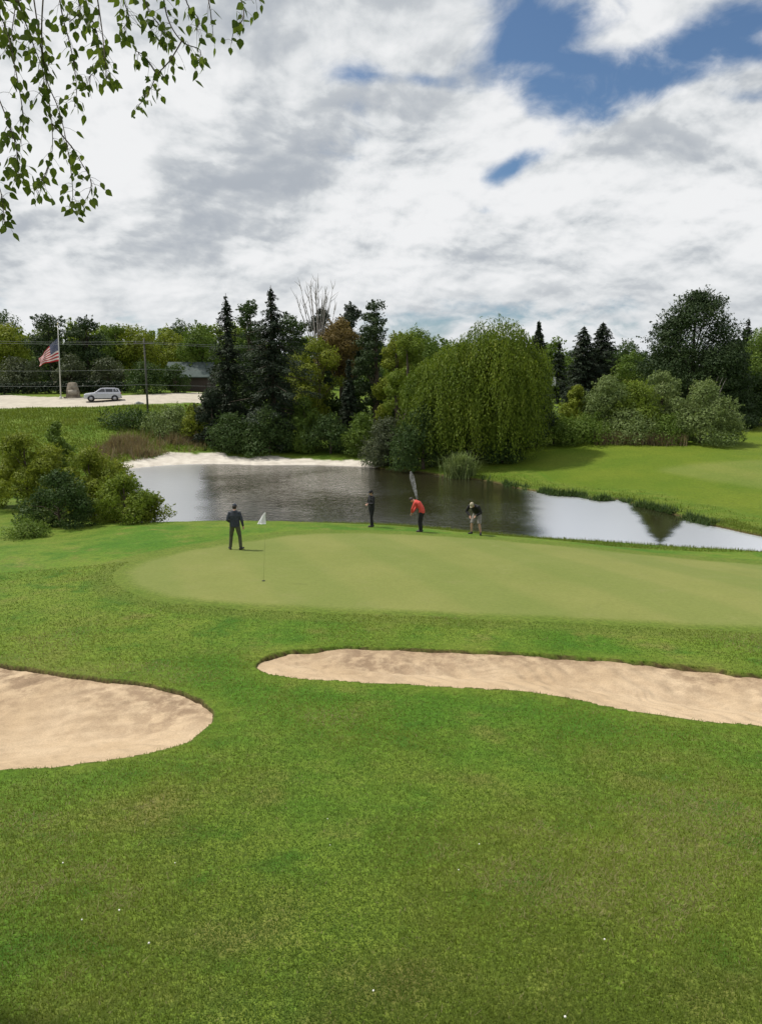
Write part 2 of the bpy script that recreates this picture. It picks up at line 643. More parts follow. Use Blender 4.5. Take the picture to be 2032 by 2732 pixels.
def build_bunker(P, name, label, seed):
    x0, x1, y0, y1 = P[:, 0].min() - .5, P[:, 0].max() + .5, P[:, 1].min() - .5, P[:, 1].max() + .5
    st = .055
    xs, ys = np.arange(x0, x1, st), np.arange(y0, y1, st)
    X, Y = np.meshgrid(xs, ys)
    sh = X.shape
    X, Y = X.ravel(), Y.ravel()
    s, ny = sdf(P, X, Y, 3, True)
    d = np.maximum(-s, 0)
    lip = .015 + .055 * sstep(-.1, .7, ny)
    lip = lip * np.exp(-d / .9) + .10 * (1 - np.exp(-d / .9))
    z = gz(X, Y) - lip - .30 * sstep(0, 2.6, d) + (fbm(X, Y, .9, seed, 4) - .5) * .10 + (fbm(X, Y, 5, seed + 3, 3) - .5) * .035
    rr_ = np.hypot(X + 4.6, Y - 9.0) + (fbm(X, Y, .5, seed + 4, 2) - .5) * 1.2
    z = z + .016 * np.sin(rr_ * 2 * np.pi / .42) * sstep(.46, .62, fbm(X, Y, .35, seed + 6, 3)) * sstep(.2, .6, d)
    damp = np.clip(sstep(.0, .8, ny) * np.exp(-d / 1.3) * fbm(X, Y, .7, seed + 9, 3) * 1.7, 0, 1) + sstep(.52, .70, fbm(X, Y, .45, seed + 12, 4)) * .32
    # foot prints
    g = np.random.default_rng(seed)
    for k in range(150):
        i = g.integers(len(X))
        if s[i] < -.3:
            q = ((X - X[i]) / .16) ** 2 + ((Y - Y[i]) / .10) ** 2
            z = z - .022 * np.exp(-q) + .012 * np.exp(-(q - 2.2) ** 2)
    z = np.where(s > -.35, np.minimum(z, gz(X, Y) - .014 - .05 * sstep(-.02, .12, s)), z)
    idx = np.arange(len(X)).reshape(sh)
    Fc = np.stack([idx[:-1, :-1], idx[:-1, 1:], idx[1:, 1:], idx[1:, :-1]], -1).reshape(-1, 4)
    Fc = Fc[(s[Fc] < .22).all(1)]
    u, inv = np.unique(Fc, return_inverse=True)
    me = mesh_np(name, np.c_[X, Y, z][u], inv.reshape(Fc.shape), {'damp': np.clip(damp[u], 0, 1)})
    tag(link(name, me, MAT_SAND), kind='structure')


build_bunker(BUNK_L, 'sand_bunker', '', 3)
build_bunker(BUNK_R, 'sand_bunker', '', 5)


# ------------------------------------------------------------------ water
def build_water():
    m, t = material('pond_water')
    P = t.pos()
    x, y, z = t.xyz(P)
    v = t.vec(x * 1.0, y * 2.6, z)
    n1 = t.noise(v, 1.5, 4, .55, .4)
    n2 = t.noise(v, 5.5, 3, .6)
    wob = t.noise(P, .5, 3)
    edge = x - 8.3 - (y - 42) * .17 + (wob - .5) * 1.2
    open_ = edge.step(-1.3, 1.5)                                   # ruffled past the willow; added gloss imitates a bright sky reflection
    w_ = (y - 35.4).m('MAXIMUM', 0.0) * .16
    refl_wedge = ((x - y * .386).m('ABSOLUTE') - w_ + (wob - .5) * 1.3).step(.45, -.35)  # wedge spared the added gloss, shaped to imitate a tree's dark reflection
    fine = open_ * (1 - refl_wedge * .9)
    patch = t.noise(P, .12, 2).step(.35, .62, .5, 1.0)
    b = t.new('ShaderNodeBump')
    t.put(b, 'Height', n1 + n2 * .35)
    t.put(b, 'Distance', .10)
    gap = (x + y * .232 + (wob - .5) * 1.5).step(1.2, -1.2)  # left end, where roughness and extra gloss imitate reflected bright sky
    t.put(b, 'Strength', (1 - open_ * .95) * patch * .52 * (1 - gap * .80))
    di = t.new('ShaderNodeBsdfDiffuse')
    t.put(di, 0, (.022, .020, .010))
    gl = t.new('ShaderNodeBsdfGlossy')
    t.put(gl, 0, (.96, .97, 1.0))
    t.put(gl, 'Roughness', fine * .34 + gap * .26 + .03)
    t.put(gl, 'Normal', b.outputs[0])
    fr = t.new('ShaderNodeFresnel')
    t.put(fr, 'IOR', 2.6)
    t.put(fr, 'Normal', b.outputs[0])
    mx = t.new('ShaderNodeMixShader')
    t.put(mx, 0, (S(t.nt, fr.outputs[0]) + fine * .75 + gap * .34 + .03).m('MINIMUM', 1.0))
    t.nt.links.new(di.outputs[0], mx.inputs[1])
    t.nt.links.new(gl.outputs[0], mx.inputs[2])
    t.out(mx.outputs[0])
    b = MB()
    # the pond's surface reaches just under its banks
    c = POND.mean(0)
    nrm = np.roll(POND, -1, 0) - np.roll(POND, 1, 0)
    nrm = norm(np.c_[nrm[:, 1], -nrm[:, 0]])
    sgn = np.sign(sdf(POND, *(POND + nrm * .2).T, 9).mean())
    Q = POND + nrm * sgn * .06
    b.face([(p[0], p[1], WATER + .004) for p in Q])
    me = b.mesh('water')
    bm = bmesh.new()
    bm.from_mesh(me)
    bmesh.ops.triangulate(bm, faces=bm.faces)
    for f in bm.faces:
        if f.normal.z < 0:
            f.normal_flip()
    bm.to_mesh(me)
    bm.free()
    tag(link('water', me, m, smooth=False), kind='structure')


build_water()


# ------------------------------------------------------------------ leaves, crowns, trees
def leaves(C, N, L, W, g, along=None):
    """one diamond-shaped leaf spray per centre, facing N"""
    n = len(C)
    if along is None:
        a = norm(np.cross(N, g.normal(size=(n, 3))))
    else:
        a = norm(along)
    b = norm(np.cross(N, a))
    L = np.asarray(L).reshape(-1, 1) * np.ones((n, 1))
    W = np.asarray(W).reshape(-1, 1) * np.ones((n, 1))
    V = np.stack([C + a * L, C + b * W, C - a * L, C - b * W], 1).reshape(-1, 3)
    return V, np.arange(4 * n).reshape(n, 4)


def prof(kind, t):
    if kind == 'round':
        return np.sqrt(np.clip(1 - (1.9 * t - .95) ** 2, 0, 1)) ** .8
    if kind == 'dome':
        return np.clip(1 - t ** 2.6, 0, 1) ** .6 * (.82 + .18 * sstep(0, .25, t))
    if kind == 'cone':
        return np.clip(1.02 - t, 0, 1) ** .72 * sstep(-.1, .12, t)
    if kind == 'column':
        return np.clip(1 - t ** 4, 0, 1) ** .5 * (.7 + .3 * sstep(0, .3, t))
    if kind == 'shrub':
        return np.clip(1 - t ** 2.2, 0, 1) ** .55


def lobes(h, w, z0, kind, nl, g, flat=.8, rr=(.17, .28)):
    t = np.clip((np.arange(nl) + g.random(nl)) / nl, 0, .97)
    g.shuffle(t)
    e = prof(kind, t) * w / 2
    az = g.random(nl) * 2 * np.pi
    r = w * g.uniform(rr[0], rr[1], nl) * (.65 + .35 * prof(kind, t))
    rad = np.maximum(e - r * .5, 0) * g.random(nl) ** .36
    c = np.c_[np.cos(az) * rad, np.sin(az) * rad, z0 + t * (h - z0) - r * flat * .6 * (t > .5) * 1.0]
    c[:, 2] = np.clip(c[:, 2], z0 + r * .2, h - r * flat * .75)
    k = np.argmax(t)
    c[k, :2] *= .3
    c[k, 2] = h - r[k] * flat
    return c, r


def leaf_cloud(c, r, n, leaf, g, flat=.8, droop=0., up=0., fuzz=.22):
    nl = len(c)
    p = r ** 2 / (r ** 2).sum()
    i = g.choice(nl, n, p=p)
    d = norm(g.normal(size=(n, 3)))
    q = 1 - np.abs(g.normal(size=n)) * fuzz + (g.random(n) < .10) * g.random(n) * .35
    off = d * (r[i] * q)[:, None]
    off[:, 2] *= flat
    C = c[i] + off
    N = norm(d + g.normal(size=(n, 3)) * .38 + np.array([0, 0, up]))
    # leafy shoots that stick out of the clumps and break up their outline
    ns = max(8, int(n * .22 / 14))
    j = g.choice(nl, ns, p=p)
    sd = norm(g.normal(size=(ns, 3)) * np.array([1, 1, .7]) + np.array([0, 0, .55 + droop]))
    k = g.integers(0, ns, int(n * .26))
    tt = g.random(len(k)) ** .8
    ln = r[j] * g.uniform(.25, .75, ns)
    off = sd * r[j][:, None] * .8
    off[:, 2] *= flat
    Cs = c[j][k] + off[k] + sd[k] * (tt * ln[k])[:, None] + g.normal(size=(len(k), 3)) * (leaf * 1.1 * (1.25 - tt))[:, None]
    m = min(len(k), n)
    q_ = g.choice(n, m, replace=False)
    C[q_] = Cs[:m]
    i[q_] = j[k][:m]
    N[q_] = norm(g.normal(size=(m, 3)) + np.array([0, 0, .4]))
    s = leaf * g.uniform(.6, 1.35, n)
    V, Fc = leaves(C, N, s, s * .58, g)
    lt = g.random(nl)
    tint = np.clip(lt[i] * .45 + g.random(n) * .55, 0, 1)
    return V, Fc, np.repeat(tint, 4)


def limbs(mb, h, z0, c, r0, g, nmax=14, lean=0.):
    for k in g.permutation(len(c))[:nmax]:
        zt = max(c[k, 2] * .62, z0 * .5)
        a = np.array([lean * zt / h, 0, zt])
        b = c[k]
        m = (a + b) / 2 + np.array([0, 0, .1 * np.linalg.norm(b - a)])
        rr = r0 * .35 * (1 - zt / h * .6)
        mb.tube([a, m, b], [rr, rr * .7, rr * .25], 5, False)


TREES = {}


def tree(name, label, cat, px, Y, top, wpx, mat, kind='round', z0f=.25, nl=22, dens=.34, leaf=1.0, flat=.8, bark_m=None, group=None, fl_name='crown',
         rr=(.17, .28), base_z=None, up=.25, fuzz=.22, seed=None):
    """a broad-leaved (or broad-crowned evergreen) tree with its top at photo pixel row `top`"""
    g = np.random.default_rng(seed if seed is not None else int(px * 7 + Y * 13) % 99991)
    x = at(px, 1010, Y)[0]
    z = ground_top(x, Y) if base_z is None else base_z
    zt = at(px, top, Y)[2]
    h, w = max(zt - z, .4), wpx * Y / F
    root = empty(name, (x, Y, z - .03), label, cat, group)
    c, r = lobes(h, w, h * z0f, kind, nl, g, flat, rr)
    n = int(np.clip(1.75 * dens * wpx * (h * F / Y) * (1 - z0f), 1500, 70000))
    V, Fc, ti = leaf_cloud(c, r, n, leaf * Y * .00128, g, flat, up=up, fuzz=fuzz)
    V[:, 2] = np.maximum(V[:, 2], .02)
    me = mesh_np(fl_name, V, Fc, {'tint': ti})
    link(fl_name, me, mat, root, smooth=False)
    mb = MB()
    r0 = max(.028 * h, .05)
    zz = np.linspace(-.1, h * .86, 7)
    wob = g.normal(size=(7, 2)) * h * .006
    mb.tube([(wob[i, 0], wob[i, 1], zz[i]) for i in range(7)], [r0 * (1.25 if i == 0 else 1) * (1 - .85 * i / 6) for i in range(7)], 8)
    limbs(mb, h, h * z0f, c, r0, g)
    mb.build('trunk' if fl_name == 'crown' else 'stem', bark_m or MAT_BARK, root)
    return root


def spruce(name, label, cat, px, Y, top, wpx, mat, dens=.30, droop=.35, gap=.0, bark_m=None, group=None, z0f=.06, irregular=.25, power=.75):
    g = np.random.default_rng(int(px * 5 + Y * 3) % 99991)
    x = at(px, 1010, Y)[0]
    z = ground_top(x, Y)
    h, w = at(px, top, Y)[2] - z, wpx * Y / F
    root = empty(name, (x, Y, z - .03), label, cat, group)
    n = int(np.clip(1.25 * dens * wpx * (h * F / Y), 1500, 50000))
    nb = int(np.clip(n / 42, 60, 420))
    tb = np.sort(g.random(nb) ** .85)
    Ls = w / 2 * (np.clip(1.0 - tb, 0, 1) ** power) * (1 + irregular * g.normal(size=nb) * .8)
    Ls = np.clip(Ls, .25, w * .62)
    az = np.arange(nb) * 2.399 + g.normal(size=nb) * .35
    zb = h * (z0f + (1 - z0f) * tb) * .985
    if gap > 0:
        keep = vnoise(tb * 30, az, 1.0, 5) > gap
        Ls = np.where(keep, Ls, Ls * .45)
    i = g.choice(nb, n, p=(Ls / Ls.sum()))
    s = g.random(n) ** .75
    di = np.c_[np.cos(az), np.sin(az)]
    L = Ls[i]
    sag = -droop * s * s * L + .18 * s ** 4 * L          # sags, then turns up at the tip
    side = g.normal(size=n) * .17 * L * (1.05 - s * .75)
    per = np.c_[-np.sin(az), np.cos(az)]
    C = np.c_[di[i] * (s * L)[:, None] + per[i] * side[:, None], zb[i] + sag - np.abs(g.normal(size=n)) * .02 * h * (1.2 - tb[i])]
    out = np.c_[di[i], -.35 * np.ones(n)] + g.normal(size=(n, 3)) * .45
    N = norm(np.c_[di[i] * .5, np.ones(n)] + g.normal(size=(n, 3)) * .5)
    ls = Y * .00175 * g.uniform(.6, 1.4, n)
    V, Fc = leaves(C, N, ls, ls * .36, g, along=np.cross(np.cross(N, out), N))
    bt = g.random(nb)
    ti = np.clip(bt[i] * .5 + g.random(n) * .5, 0, 1)
    me = mesh_np('crown', V, Fc, {'tint': np.repeat(ti, 4)})
    link('crown', me, mat, root, smooth=False)
    mb = MB()
    r0 = .016 * h + .05
    mb.tube([(0, 0, -.1), (0, 0, h * .3), (0, 0, h * .7), (0, 0, h)], [r0 * 1.2, r0 * .85, r0 * .4, .02], 8)
    for k in range(0, nb, max(1, nb // 90)):
        L_ = Ls[k] * .85
        mb.tube([(0, 0, zb[k]), (di[k, 0] * L_ * .5, di[k, 1] * L_ * .5, zb[k] - droop * .25 * L_), (di[k, 0] * L_, di[k, 1] * L_, zb[k] - droop * .72 * L_ + .09 * L_)],
                [r0 * .22, r0 * .14, r0 * .05], 4, False)
    mb.build('trunk', bark_m or MAT_BARK_DARK, root)
    return root


def willow(label, px, Y, top, wpx, mat):
    g = np.random.default_rng(77)
    x = at(px, 1010, Y)[0]
    z = ground_top(x, Y)
    h, w = at(px, top, Y)[2] - z, wpx * Y / F
    root = empty('weeping_willow', (x, Y, z - .03), label, 'tree')
    # lumpy domes from which the strands hang
    dom = []
    for cx, cy, cz, rx, rz in [(.12, 0, .78, .19, .22), (.20, .05, .74, .16, .235), (.02, -.03, .72, .17, .20), (-.13, -.05, .66, .15, .17), (-.26, -.02, .56, .14, .19), (-.36, .0, .50, .11, .16), (.31, .0, .62, .15, .24), (.39, .04, .60, .09, .17),
                               (.10, -.16, .62, .20, .26), (-.05, .15, .62, .2, .2), (-.12, -.16, .50, .16, .20), (.24, -.18, .50, .16, .26), (-.26, -.18, .40, .14, .20), (-.32, -.10, .30, .10, .18),
                               (.10, -.25, .38, .16, .26), (.28, -.18, .32, .11, .22), (-.08, -.26, .30, .13, .20), (.20, -.28, .24, .12, .18), (-.24, -.2, .20, .11, .16)]:
        dom.append((cx * w, cy * w * .85, cz * h, rx * w, rz * h))
    ns = 3300
    Vs, Fs, Ts = [], [], []
    C_all, N_all, T_all, A_all, L_all = [], [], [], [], []
    for k in range(ns):
        kd = g.integers(len(dom))
        dx, dy, dz, rx, rz = dom[kd]
        u = norm(g.normal(size=3))
        u[2] = abs(u[2]) ** .8
        sx, sy, sz = dx + u[0] * rx, dy + u[1] * rx * .8, dz + u[2] * rz * g.uniform(.75, 1.0)
        rad = math.hypot(sx, sy) / (w / 2)
        floor = h * (.01 + .10 * g.random() + .22 * max(0, sx / w - .30) * g.random())
        ln = min(g.uniform(.10, .42) * h, max(sz - floor, .5))
        m = int(ln / .135)
        s = (np.arange(m) + g.random(m)) / m
        sway = g.normal(size=2) * .3
        o = np.array([u[0], u[1]]) * .55
        px_ = sx + o[0] * np.minimum(s * 2.2, 1) + sway[0] * s + g.normal(size=m) * .15
        py_ = sy + o[1] * np.minimum(s * 2.2, 1) + sway[1] * s + g.normal(size=m) * .15
        pz_ = sz + .30 * np.sin(np.minimum(s * 3.0, 3.1)) - s * ln
        C_all.append(np.c_[px_, py_, pz_])
        N_all.append(np.tile([u[0], u[1], .25], (m, 1)) + g.normal(size=(m, 3)) * .6)
        A_all.append(np.tile([u[0] * .25, u[1] * .25, -1.0], (m, 1)) + g.normal(size=(m, 3)) * .36)
        T_all.append(np.clip(((kd * .618) % 1) * .40 + g.random() * .38 + g.random(m) * .30 - .04, 0, 1))
    C, N, A, T = map(np.concatenate, (C_all, N_all, A_all, T_all))
    N = norm(N)
    A = norm(A - N * (A * N).sum(1, keepdims=True))
    n = len(C)
    ls = g.uniform(.08, .16, n)
    V, Fc = leaves(C, N, ls, ls * .36, g, along=A)
    V[:, 2] = np.maximum(V[:, 2], .05)
    link('crown', mesh_np('crown', V, Fc, {'tint': np.repeat(T, 4)}), mat, root, smooth=False)
    mb = MB()
    mb.tube([(-.4, -.2, -.2), (-.3, -.1, 1.6), (-.5, 0, 3.2), (-.9, .1, 5.5), (-.7, 0, h * .75)], [.62, .48, .42, .25, .06], 10)
    mb.tube([(-.25, -.1, 1.4), (.5, .1, 3.4), (1.6, .0, 5.8), (2.4, 0, h * .7)], [.36, .32, .2, .05], 8)
    for k in range(26):
        dx, dy, dz, rx, rz = dom[k % len(dom)]
        b = np.array([dx, dy, dz]) + g.normal(size=3) * .7
        mb.tube([(-.3, 0, 2.6 + g.random() * 3), b * .5 + np.array([0, 0, h * .3]), b], [.14, .09, .02], 5, False)
    mb.build('trunk', MAT_BARK_DARK, root)
    return root


# foliage colours
GY = foliage('leaf_yellow_green', (.11, .155, .016), (.25, .285, .035), (.30, .31, .06), .36)
GM = foliage('leaf_mid_green', (.062, .115, .018), (.150, .215, .036), (.20, .26, .06), .34)
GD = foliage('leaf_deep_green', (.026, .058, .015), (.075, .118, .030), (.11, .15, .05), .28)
GE = foliage('needle_dark', (.013, .024, .013), (.034, .050, .025), (.075, .072, .045), .14)
GP = foliage('needle_pine', (.018, .038, .013), (.055, .085, .028), (.09, .11, .045), .18)
GS = foliage('leaf_silver_green', (.10, .150, .045), (.22, .275, .100), (.28, .32, .14), .32)
GG = foliage('leaf_grey_olive', (.045, .060, .032), (.105, .125, .062), (.15, .16, .09), .26)
GR = foliage('leaf_russet', (.13, .095, .030), (.24, .175, .06), (.29, .22, .09), .3)
GW = foliage('leaf_willow', (.050, .098, .010), (.195, .25, .028), (.29, .32, .06), .38)
GBR = foliage('leaf_birch', (.060, .10, .016), (.14, .185, .035), None, .55)
GREED = foliage('reed_brown', (.15, .115, .065), (.27, .215, .125), (.17, .20, .06), .3)
GROUGH = foliage('blade_rough', (.080, .135, .014), (.17, .21, .034), (.24, .24, .08), .4)
GLAWN = foliage('blade_lawn', (.056, .120, .012), (.190, .226, .036), (.28, .25, .12), .45)

GYM = foliage('leaf_fresh_green', (.090, .145, .017), (.21, .27, .036), (.27, .30, .07), .36)
# --- far left, beyond the road
LBG = 'trees beyond the road'
tree('yellow_green_tree', 'yellow-green tree at the left edge, left of the dark evergreen behind the flagpole', 'tree', 28, 122, 862, 120, GY, 'round', .2, 20, group=LBG)
tree('dark_pine_tree', 'tall dark evergreen directly behind the flag and flagpole', 'tree', 140, 117, 836, 118, GP, 'column', .1, 30, flat=.6, group=LBG, bark_m=MAT_BARK_DARK)
tree('dark_pine_tree', 'tall dark evergreen above the silver car, right of the flagpole', 'tree', 238, 116, 848, 112, GP, 'column', .1, 28, flat=.6, group=LBG, bark_m=MAT_BARK_DARK)
tree('leafy_tree', 'mid-green tree right of the dark evergreens, above the rear of the car', 'tree', 312, 124, 864, 95, GM, 'round', .2, 18, group=LBG)
tree('yellow_green_tree', 'broad yellow-green tree left of the utility pole top', 'tree', 365, 126, 866, 125, GY, 'round', .2, 22, group=LBG)
tree('yellow_green_tree', 'yellow-green tree just right of the utility pole, in front of the round dark treetop', 'tree', 455, 129, 878, 130, GY, 'round', .2, 22, group=LBG)
tree('leafy_tree', 'mid-green tree between the house and the left-hand spruce', 'tree', 545, 120, 862, 125, GM, 'round', .15, 22, group=LBG)
tree('round_tree', 'dark round treetop standing alone above the yellow-green trees', 'tree', 490, 215, 851, 70, GD, 'round', .25, 14, leaf=.8, group=LBG)
tree('leafy_tree', 'dark green crown highest on the ridge at the far left', 'tree', 15, 230, 829, 120, GD, 'round', .2, 18, leaf=.8, group=LBG)
tree('leafy_shrub', 'grey-olive small tree under the drooping flag tip', 'shrub', 45, 111, 948, 125, GG, 'shrub', .05, 16, fl_name='foliage', group='small trees behind the road')
tree('leafy_shrub', 'grey-olive small tree right of the flagpole behind the stone marker', 'shrub', 190, 110, 940, 105, GG, 'shrub', .05, 16, fl_name='foliage', group='small trees behind the road')
tree('leafy_shrub', 'grey-olive bushy tree rising behind the silver car', 'shrub', 288, 111, 952, 115, GG, 'shrub', .05, 16, fl_name='foliage', group='small trees behind the road')
tree('leafy_shrub', 'dark bushy tree hiding the left end of the low house', 'shrub', 468, 109, 968, 85, GD, 'column', .05, 16, fl_name='foliage', group='small trees behind the road')
tree('leafy_shrub', 'dark green bushy tree behind the utility pole', 'shrub', 385, 106, 962, 120, GD, 'shrub', .05, 16, fl_name='foliage', group='small trees behind the road')

# --- clump on the far bank, left of the willow
MID = 'trees on the far bank of the pond'
tree('round_tree', 'dark rounded treetop between the two spruces', 'tree', 672, 93, 799, 100, GD, 'column', .12, 22, group=MID)
tree('round_tree', 'dark leafy tree behind the right side of the broad spruce', 'tree', 778, 94, 838, 120, GD, 'round', .1, 22, group=MID)
spruce('spruce_tree', 'slender dark spruce, the left of the two tall spruces', 'tree', 610, 79, 781, 150, GE, dens=.30, gap=.3, irregular=.35, group=MID)
spruce('spruce_tree', 'broad ragged dark spruce with drooping bare-tipped boughs and visible trunk', 'tree', 728, 77, 760, 225, GE, dens=.26, droop=.38, gap=.5, group=MID, bark_m=MAT_BARK, irregular=.55, power=.7)
tree('dark_pine_tree', 'dark pine crown behind the rust-brown tree, left one', 'tree', 862, 103, 824, 95, GE, 'round', .2, 18, flat=.55, group=MID)
tree('dark_pine_tree', 'dark pine crown above the rust-brown tree', 'tree', 935, 106, 812, 105, GE, 'round', .2, 18, flat=.55, group=MID)
tree('tall_pine_tree', 'tall pine with tiered clumps and bare trunk between rust-brown tree and willow', 'tree', 1002, 84, 804, 118, GP, 'column', .22, 26, flat=.45, rr=(.18, .30), dens=.26, group=MID)
tree('round_tree', 'rust-brown round crown among the dark pines', 'tree', 908, 89, 849, 118, GR, 'round', .50, 16, group=MID, dens=.5)
tree('young_tree', 'pale yellow-green tree with slim dark trunks in front of the rust-brown tree', 'tree', 850, 85, 900, 150, GY, 'round', .12, 26, rr=(.13, .22), dens=.30, group=MID)
spruce('small_spruce', 'small dark pointed spruce under the rust-brown crown', 'tree', 930, 78, 955, 70, GE, dens=.5, group=MID)
tree('young_tree', 'yellow-green tree beside the tall pine, at the willow left edge', 'tree', 1056, 81, 888, 115, GY, 'column', .08, 24, rr=(.14, .24), group=MID)
tree('leafy_tree', 'dark green crown behind the willow left shoulder', 'tree', 1120, 104, 873, 150, GM, 'round', .2, 20, group=MID)

SH = 'shrubs along the far bank of the pond'
tree('leafy_shrub', 'dark twiggy shrub at the left foot of the slender spruce', 'shrub', 562, 77, 1035, 95, GE, 'shrub', .02, 16, fl_name='foliage', group=SH)
tree('leafy_shrub', 'deep green shrub under the slender spruce above the white sand strip', 'shrub', 610, 74.6, 1098, 150, GD, 'shrub', .02, 20, fl_name='foliage', group=SH)
tree('leafy_shrub', 'deep green shrub under the broad spruce above the white sand strip', 'shrub', 715, 74.4, 1085, 165, GD, 'shrub', .02, 20, fl_name='foliage', group=SH)
tree('leafy_shrub', 'light green shrub below the pale yellow-green tree', 'shrub', 812, 75.5, 1058, 105, GM, 'shrub', .02, 18, fl_name='foliage', group=SH)
tree('leafy_shrub', 'blue-green shrub at the water below the small pointed spruce', 'shrub', 880, 74, 1100, 150, GD, 'shrub', .02, 20, fl_name='foliage', group=SH)
tree('leafy_shrub', 'blue-green shrub between the small pointed spruce and the silvery shrub', 'shrub', 965, 73, 1100, 120, GM, 'shrub', .02, 18, fl_name='foliage', group=SH)
tree('leafy_shrub', 'silvery green shrub leaning over the water at the left side of the willow', 'shrub', 1035, 67.5, 1108, 150, GG, 'shrub', .01, 22, fl_name='foliage', group=SH)

willow('large weeping willow with hanging yellow-green curtains at the edge of the pond', 1270, 66.3, 834, 395, GW)
tree('leafy_tree', 'light yellow-green tree leaning against the left side of the willow', 'tree', 1085, 70.5, 888, 140, GYM, 'column', .06, 26, rr=(.13, .22), group=MID)
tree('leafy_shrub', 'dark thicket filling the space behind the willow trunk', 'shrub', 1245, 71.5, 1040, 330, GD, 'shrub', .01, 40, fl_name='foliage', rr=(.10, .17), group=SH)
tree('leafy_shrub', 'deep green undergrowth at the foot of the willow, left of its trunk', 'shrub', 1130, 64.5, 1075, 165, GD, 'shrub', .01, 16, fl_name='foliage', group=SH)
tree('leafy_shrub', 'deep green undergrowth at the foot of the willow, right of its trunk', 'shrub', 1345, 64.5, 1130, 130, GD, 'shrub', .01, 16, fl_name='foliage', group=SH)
spruce('spruce_tree', 'narrow dark spruce peeking out behind the right shoulder of the willow', 'tree', 1432, 86, 853, 105, GE, dens=.42)
tree('dark_evergreen', 'dark upright evergreen between the willow and the light shrubs, casting shade', 'tree', 1428, 69, 1010, 92, GE, 'column', .02, 20, fl_name='foliage', dens=.45)

# --- right-hand side
RB = 'trees on the right behind the fairway'
spruce('spruce_tree', 'small far dark conifer above the white panel', 'tree', 1488, 128, 910, 70, GE, dens=.5, group=RB)
spruce('spruce_tree', 'dark spruce, left of the pair right of the willow', 'tree', 1551, 99, 868, 125, GE, dens=.42, group=RB, power=.55)
spruce('spruce_tree', 'dark spruce, right and taller of the pair right of the willow', 'tree', 1600, 101, 857, 150, GE, dens=.40, group=RB, power=.55)
tree('leafy_tree', 'mid-green rounded tree between the spruce pair and the huge pine', 'tree', 1690, 97, 938, 130, GM, 'round', .1, 20, group=RB)
tree('leafy_tree', 'low dark treetop on the skyline right of the spruce pair', 'tree', 1665, 165, 908, 120, GD, 'round', .2, 16, group=RB, leaf=.8)
tree('broad_pine_tree', 'huge broad dark pine, tallest tree on the right', 'tree', 1846, 86, 771, 300, GP, 'dome', .04, 150, flat=.6, rr=(.09, .16), dens=.42, group=RB, bark_m=MAT_BARK_DARK)
tree('dark_evergreen', 'dark evergreen skirt at the lower right of the huge pine', 'tree', 1950, 83, 905, 175, GP, 'cone', .02, 30, flat=.5, group=RB, dens=.4)
spruce('spruce_tree', 'small spruce tip right of the huge pine', 'tree', 1983, 122, 846, 85, GE, dens=.45, group=RB)
tree('leafy_tree', 'bright mid-green tree at the right edge of the photo', 'tree', 2020, 104, 872, 190, GM, 'round', .02, 22, group=RB)
RS = 'light shrubs at the back of the fairway'
tree('leafy_shrub', 'low light-green shrub next to the dark upright evergreen', 'shrub', 1482, 70, 1100, 145, GM, 'shrub', .01, 18, fl_name='foliage', group=RS)
tree('leafy_shrub', 'upright yellow-green shrub below the spruce pair', 'shrub', 1545, 74, 1025, 115, GY, 'shrub', .02, 18, fl_name='foliage', group=RS, rr=(.13, .2))
tree('leafy_shrub', 'silvery green shrub with a pointed top right of the upright yellow-green shrub', 'shrub', 1620, 73, 998, 130, GS, 'column', .02, 22, fl_name='foliage', group=RS)
tree('leafy_shrub', 'yellow-green rounded shrub in the middle of the light shrub row', 'shrub', 1698, 72.5, 1012, 150, GYM, 'shrub', .02, 20, fl_name='foliage', group=RS)
tree('leafy_shrub', 'tall silvery green shrub in front of the huge pine', 'shrub', 1768, 74, 986, 130, GS, 'column', .02, 22, fl_name='foliage', group=RS)
tree('leafy_shrub', 'large silvery green shrub with bare twigs on top, last in the row', 'shrub', 1880, 70.5, 1015, 225, GS, 'shrub', .01, 34, fl_name='foliage', group=RS, rr=(.10, .18))
tree('leafy_shrub', 'low bright green bush in front of the pointed silvery shrub', 'shrub', 1562, 69.5, 1105, 170, GM, 'shrub', .01, 20, fl_name='foliage', group=RS)
tree('leafy_shrub', 'low grey-green bush behind the dead brown weeds', 'shrub', 1690, 70.5, 1090, 190, GS, 'shrub', .01, 22, fl_name='foliage', group=RS)
tree('leafy_shrub', 'low dark bush between the dead weeds and the large silvery shrub', 'shrub', 1778, 70, 1100, 140, GM, 'shrub', .01, 18, fl_name='foliage', group=RS)

# --- left bank
LB = 'bushes left of the pond'
tree('leafy_shrub', 'dark twiggy bush at the foot of the utility pole', 'shrub', 345, 81, 1092, 165, GD, 'shrub', .01, 18, fl_name='foliage', group=LB)
tree('leafy_shrub', 'light grey-green bush right of the utility pole', 'shrub', 445, 80, 1080, 150, GS, 'shrub', .01, 20, fl_name='foliage', group=LB)
tree('leafy_shrub', 'yellow-green bush between the utility pole bushes and the slender spruce', 'shrub', 512, 79, 1072, 85, GY, 'shrub', .01, 18, fl_name='foliage', group=LB)
NB = 'bushes at the left end of the green'
tree('leafy_shrub', 'yellow-green bush at the left edge behind the dark bush', 'shrub', 50, 43, 1150, 250, GY, 'shrub', .01, 30, fl_name='foliage', group=NB, rr=(.11, .18), leaf=1.1)
tree('leafy_shrub', 'rounded fresh green bush behind the olive bush at the water', 'shrub', 285, 43, 1225, 190, GY, 'shrub', .01, 26, fl_name='foliage', group=NB, rr=(.12, .2), leaf=1.1)
tree('leafy_shrub', 'narrow upright olive bush rising behind the dark bush', 'shrub', 143, 46, 1122, 75, GM, 'column', .01, 22, fl_name='foliage', group=NB, leaf=1.1)
